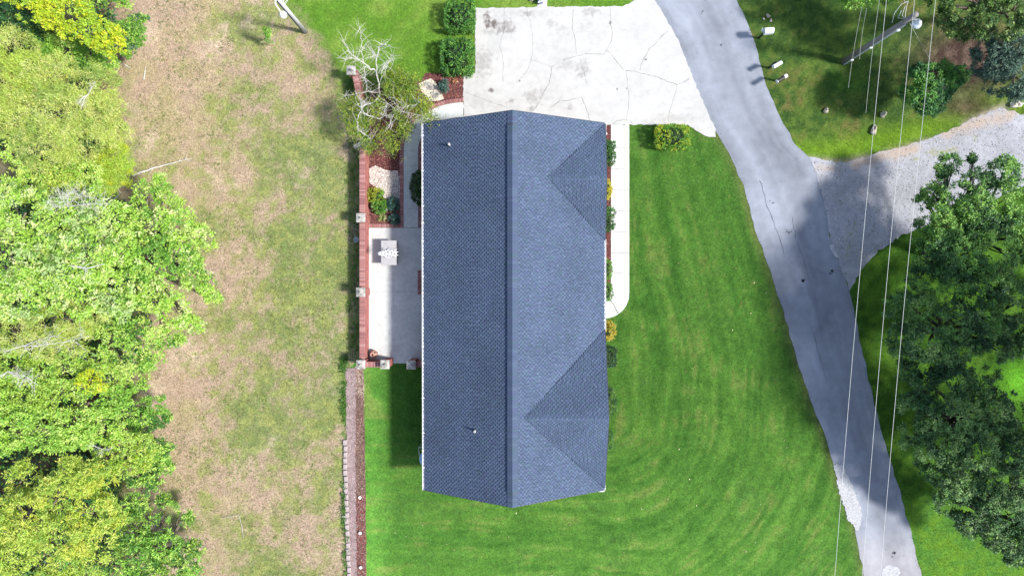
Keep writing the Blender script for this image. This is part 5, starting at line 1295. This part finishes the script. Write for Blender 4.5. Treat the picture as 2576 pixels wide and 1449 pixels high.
# spiky white ornament: tiers of pointed leaves along a leaning stem
t = thing('spiky_ornament', 'white tiered spiky ornament leaning on the grey patio cart', 'ornament', (c_.x + .3, c_.y, .85))
a = P(994, 637, .98); b = P(952, 638, 1.75); ax = (b - a).normalized(); s1 = ax.cross(Vector((0, 0, 1))).normalized(); s2 = s1.cross(ax)
mb = MB(); mb.tube([a, b], [.03, .008], 6); mb.build('stem', M['white'], t)
for ti_, (q, R_, n_) in enumerate(((.05, .30, 9), (.24, .34, 8), (.43, .35, 8), (.62, .31, 8), (.80, .23, 7), (.94, .12, 6))):
    mb = MB(); o0 = a.lerp(b, q)
    for k in range(n_):
        an = 2 * math.pi * (k + .5 * (ti_ % 2)) / n_ + ti_; d = s1 * math.cos(an) + s2 * math.sin(an); sd = ax.cross(d) * .055
        m_ = o0 + d * R_ * .5 + ax * .05; tp_ = o0 + d * R_ - ax * .10
        mb.add([o0, m_ + sd, tp_, m_ - sd, o0 - ax * .02, m_ - ax * .03, ], [(0, 1, 2, 3), (0, 3, 5), (0, 5, 1), (1, 5, 2), (3, 2, 5)])
    mb.build('tier', M['white'], t)
# terracotta jug
p0 = P(943, 889, 0); t = thing('terracotta_jug', 'pale terracotta jug with a dark handle in the patio corner', 'jug', p0)
Mj = Matrix.Rotation(math.radians(26), 3, 'Y').to_3x3() if False else Matrix.Identity(3)
mb = MB(); mb.lathe((p0.x, p0.y, .036), [(0, 0), (.14, 0), (.20, .10), (.225, .26), (.20, .42), (.13, .54), (.095, .60), (.115, .66), (.12, .68), (.075, .68), (.07, .60)], 22); mb.build('body', M['terra'], t, smooth=True)
mb = MB(); mb.lathe((p0.x, p0.y, .60), [(.07, .06), (.0, .055)], 16); mb.build('opening', M['hollow'], t)
mb = MB(); mb.tube([(p0.x + .10, p0.y + .06, .64), (p0.x + .20, p0.y + .13, .62), (p0.x + .25, p0.y + .10, .50), (p0.x + .22, p0.y + .05, .38)], .022, 7); mb.build('handle', M['hollow'], t, smooth=True)
# bucket
p0 = P(898, 604, .1); t = thing('bucket', 'pale blue metal bucket outside the brick wall', 'bucket', (p0.x, p0.y, 0))
mb = MB(); mb.lathe((p0.x, p0.y, 0), [(0, .01), (.10, .01), (.145, .28), (.155, .285), (.15, .30), (.135, .28), (.095, .03), (0, .03)], 18); mb.build('pail', M['steel'], t, smooth=True)
mb = MB(); mb.tube([(p0.x - .02, p0.y + .15, .28), (p0.x - .08, p0.y + .22, .38), (p0.x + .04, p0.y + .26, .42), (p0.x + .12, p0.y + .18, .34), (p0.x + .13, p0.y + .06, .29)], .007, 5); mb.build('handle', M['wire'], t)
# blue bin under the eave
a = P(1052, 1139, 1.0); b = P(1064, 1169, 1.0); cx, cy = Xw - .22, (a.y + b.y) / 2
t = thing('wheeled_bin', 'pale blue oval bin with a grey frame under the west eave', 'bin', (cx, cy, 0))
mb = MB(); R2 = Matrix.Diagonal((.85, 1.15, 1)); mb.lathe((cx, cy - .02, 0), [(0, .05), (.24, .05), (.30, .85), (.33, .87), (.33, .92), (.25, .96), (0, .985)], 20, M=R2); mb.build('body', M['blueplastic'], t, smooth=True)
mb = MB(); mb.tube([(cx - .28, cy + .2, .9), (cx - .30, cy + .62, .92), (cx + .2, cy + .62, .92), (cx + .2, cy + .25, .9)], .022, 6); mb.tube([(cx - .30, cy + .60, 0), (cx - .30, cy + .62, .92)], .02, 6); mb.tube([(cx + .2, cy + .62, 0), (cx + .2, cy + .62, .92)], .02, 6); mb.build('frame', M['steel'], t)
# unidentified object at the top edge, built as a plain metal box
p0 = P(1357, 1, .3); t = thing('metal_box', 'blue-grey box with a white rim cut by the top edge beside the short path', 'box', (p0.x, p0.y, 0))
mb = MB(); mb.bevbox((p0.x, p0.y + .12, .2), (.24, .52, .40), .02, .32); mb.build('body', M['bluegrey'], t); mb = MB(); mb.box((p0.x + .045, p0.y - .14, .405), (.27, .04, .03), .32); mb.box((p0.x - .08, p0.y + .16, .405), (.03, .5, .03), .32); mb.build('rim', M['white'], t)
rock('rock', 'rounded grey stone cut by the top edge left of the blue-grey box', 1340, -2, .18, .1, M['cap'])

# mailboxes
def mailbox(label, base, boxc, ang, size, body, front=None, flag=False):
    b = P(*base, 0); bc = P(*boxc, 1.18); t = thing('mailbox', label, 'mailbox', b, 'mailboxes along the road')
    pc = Vector((b.x, b.y, 0))
    mb = MB(); mb.box((b.x, b.y, .5), (.10, .10, 1.02)); mb.build('post', M['black'], t)
    mb = MB(); mb.tube([(b.x, b.y, .95), (bc.x, bc.y, 1.03)], .035, 6); mb.build('arm', M['black'], t)
    L, Wd, H_ = size; R_ = Matrix.Rotation(ang, 3, 'Z'); n = 9
    prof = [(-Wd / 2, 0), (-Wd / 2, H_ * .55)] + [(-Wd / 2 * math.cos(math.pi * k / n), H_ * .55 + H_ * .45 * math.sin(math.pi * k / n)) for k in range(1, n)] + [(Wd / 2, H_ * .55), (Wd / 2, 0)]
    def shape(l0, l1, grow=0):
        q = MB(); vs = []
        for l in (l0, l1): vs += [Vector((bc.x, bc.y, 1.06)) + R_ @ Vector((l, p[0] * (1 + grow), p[1] * (1 + grow))) for p in prof]
        m_ = len(prof); q.add(vs, [tuple(range(m_ - 1, -1, -1)), tuple(range(m_, 2 * m_))] + [(i, (i + 1) % m_, (i + 1) % m_ + m_, i + m_) for i in range(m_)]); return q
    shape(-L / 2, L / 2).build('box', M[body], t)
    if front: shape(L / 2 + .001, L / 2 + .17, .04).build('front_box', M[front], t)
    shape(-L / 2 - .02, -L / 2 - .001, .05).build('door', M['steel'], t)
    if flag:
        p = P(1917, 75, 1.1); mb = MB(); mb.add([(p.x - .06, p.y - .1, 1.1), (p.x + .08, p.y - .08, 1.1), (p.x + .02, p.y + .1, 1.12), (p.x - .06, p.y - .1, 1.08), (p.x + .08, p.y - .08, 1.08), (p.x + .02, p.y + .1, 1.10)], [(0, 1, 2), (5, 4, 3), (0, 3, 4, 1), (1, 4, 5, 2), (2, 5, 3, 0)]); mb.tube([(p.x, p.y - .02, 1.09), (b.x, b.y, .9)], .012, 5); mb.build('flag', M['white'], t)
    return t
mailbox('large white mailbox with a small white flag, farthest up the road', (1908, 97), (1933.5, 79), math.radians(4), (.48, .32, .34), 'white', flag=True)
mailbox('narrow white mailbox between the large white and the black one', (1934, 172), (1956, 163), math.radians(29), (.50, .20, .22), 'white')
mailbox('black mailbox with a white end box, nearest the gravel drive', (1955, 205), (1964, 200), math.radians(32), (.44, .19, .22), 'black', 'white')

# utility poles
def pole(label, base, top, zt, r, material, side_r=0):
    b = P(*base, 0); tp_ = P(*top, zt); tp_.x, tp_.y = b.x, b.y
    t = thing('utility_pole', label, 'pole', b, 'lamp poles'); mb = MB(); mb.tube([(b.x, b.y, -.1), (b.x, b.y, zt * .5), (b.x, b.y, zt)], [r * 1.25, r * 1.1, r], 14); s_ = mb.build('shaft', M[material], t, smooth=True); return t, b
H1 = 6.9
t, b = pole('tall wooden utility pole with a street lamp at the upper right', (2122, 156), (2300, 45), H1, .13, 'pole')
mb = MB(); mb.tube([(b.x + .02, b.y - .16, 0), (b.x + .02, b.y - .15, H1 - .9)], .045, 8); mb.build('conduit', M['steel'], t)
for z_ in (.9, 2.9, 5.4): mb = MB(); mb.box((b.x + .02, b.y - .19, z_), (.12, .10, .14)); mb.build('bracket', M['white'], t)
lp = P(2311, 58, H1 - .35); mb = MB(); mb.tube([(b.x + .1, b.y - .05, H1 - .5), (b.x + .35, b.y - .1, H1 - .35), (lp.x, lp.y, H1 - .25)], .03, 8); mb.build('lamp_arm', M['steel'], t)
mb = MB(); mb.lathe((lp.x, lp.y, H1 - .6), [(.20, 0), (.24, .05), (.22, .14), (.14, .22), (.10, .25), (.10, .34), (0, .37)], 20); hd = mb.build('lamp_head', M['steel'], t, smooth=True); mb = MB(); mb.lathe((lp.x, lp.y, H1 - .6), [(.0, -.08), (.12, -.06), (.18, 0), (.19, .01)], 16); mb.build('lamp_lens', M['white'], hd)
mb = MB(); u = P(2275, 30, H1 - .6)
for (dx, dy) in ((-.25, .35), (-.1, .55), (-.45, .15)):
    mb.tube([(b.x - .05, b.y + .1, H1 - .8), (b.x + dx, b.y + dy * .6, H1 - .7), (b.x + dx * .8, b.y + dy + .25, H1 - .55)], .012, 6)
mb.tube([(b.x - .1, b.y + .8, H1 - .5), (b.x - .35, b.y + .7, H1 - .6), (b.x - .5, b.y + .4, H1 - .9), (b.x - .45, b.y + .05, H1 - 1.2)], .014, 6); mb.build('service_drop', M['wire'], t)
wt = Vector((b.x, b.y, 0))
H2 = 5.0
t, b2 = pole('pale metal lamp pole on the dry field at the top', (770, 82), (698, 3), H2, .09, 'silver')
mb = MB(); mb.tube([(b2.x - .10, b2.y - .06, 0), (b2.x - .10, b2.y - .06, H2 - .3)], .04, 8); mb.build('cable', M['trim'], t)
lp = P(712, 38, H2 - .6); mb = MB(); mb.tube([(b2.x, b2.y, H2 - .1), (b2.x - .05, b2.y - .35, H2 - .15), (lp.x, lp.y, H2 - .35)], .035, 8); mb.build('lamp_arm', M['white'], t)
mb = MB(); mb.lathe((lp.x, lp.y, H2 - .72), [(.14, 0), (.19, .06), (.18, .16), (.11, .28), (.06, .36), (0, .38)], 20); mb.build('lamp_head', M['white'], t, smooth=True)
mb = MB()
for k in range(9):
    s0 = Vector((b2.x + .08, b2.y + .05, H2 - 1.2 + k * .12)); mb.tube([s0, s0 + Vector((random.uniform(.1, .45), random.uniform(0, .4), random.uniform(-.1, .3))), s0 + Vector((random.uniform(.2, .6), random.uniform(-.1, .5), random.uniform(-.2, .3)))], .008, 4)
mb.build('loose_wires', M['white'], t)

def wire(label, pts, z, r, material, sag=.25, group='overhead wires'):
    (x0, y0), (x1, y1) = pts; a = P(x0, y0, z[0]); b = P(x1, y1, z[1]); mb = MB(); n = 24; q = []
    # extend beyond the frame in a straight line with a gentle sag
    e0 = a + (a - b) * .12 * (1 if len(pts) == 2 and y0 <= 5 else 0); e1 = b + (b - a) * .12 * (1 if y1 >= 1440 else 0)
    for i in range(n + 1):
        t_ = i / n; p = e0.lerp(e1, t_); p.z -= sag * math.sin(math.pi * t_); q.append(p)
    mb.tube(q, r, 6); o = mb.build('power_line', M[material]); return tag(o, label, 'wire', group)
wire('thick overhead wire nearest the house, crossing the road', ((2232, 0), (2102, 1449)), (8.5, 8.5), .0088, 'wire')
wire('middle one of the three thick overhead wires', ((2303, 0), (2171, 1449)), (8.5, 8.5), .0088, 'wire')
wire('thick overhead wire nearest the right edge', ((2356, 0), (2217, 1449)), (8.5, 8.5), .0088, 'wire')
wire('thin wire in the grass left of the utility pole, leftmost one', ((2168, 18), (2134, 222)), (5.5, 3.2), .008, 'wire2', .1)
wire('thin wire left of the utility pole, second from the left', ((2180, 22), (2162, 150)), (5.5, 4.2), .008, 'wire2', .1)
wire('long thin wire between the utility pole and the thick wires', ((2213, 0), (2178, 285)), (7, 6), .008, 'wire2', .1)
t = tag(MB_o := (lambda mb: (mb.tube([(wt.x + .08, wt.y - .1, 6.2), P(2345, 160, 0)], .010, 6), mb.build('guy_wire', M['wire2']))[1])(MB()), 'slanting guy wire from the utility pole to the round tree', 'wire', 'overhead wires')
for (dx, lb) in ((0, 'short wire from the utility pole top to the top edge, left one'), (16, 'short wire from the utility pole top to the top edge, right one')):
    mb = MB(); mb.tube([(wt.x - .2 + dx * .01, wt.y + .75, 6.35), P(2260 + dx, -40, 6.8)], .009, 5); tag(mb.build('service_wire', M['wire2']), lb, 'wire', 'overhead wires')
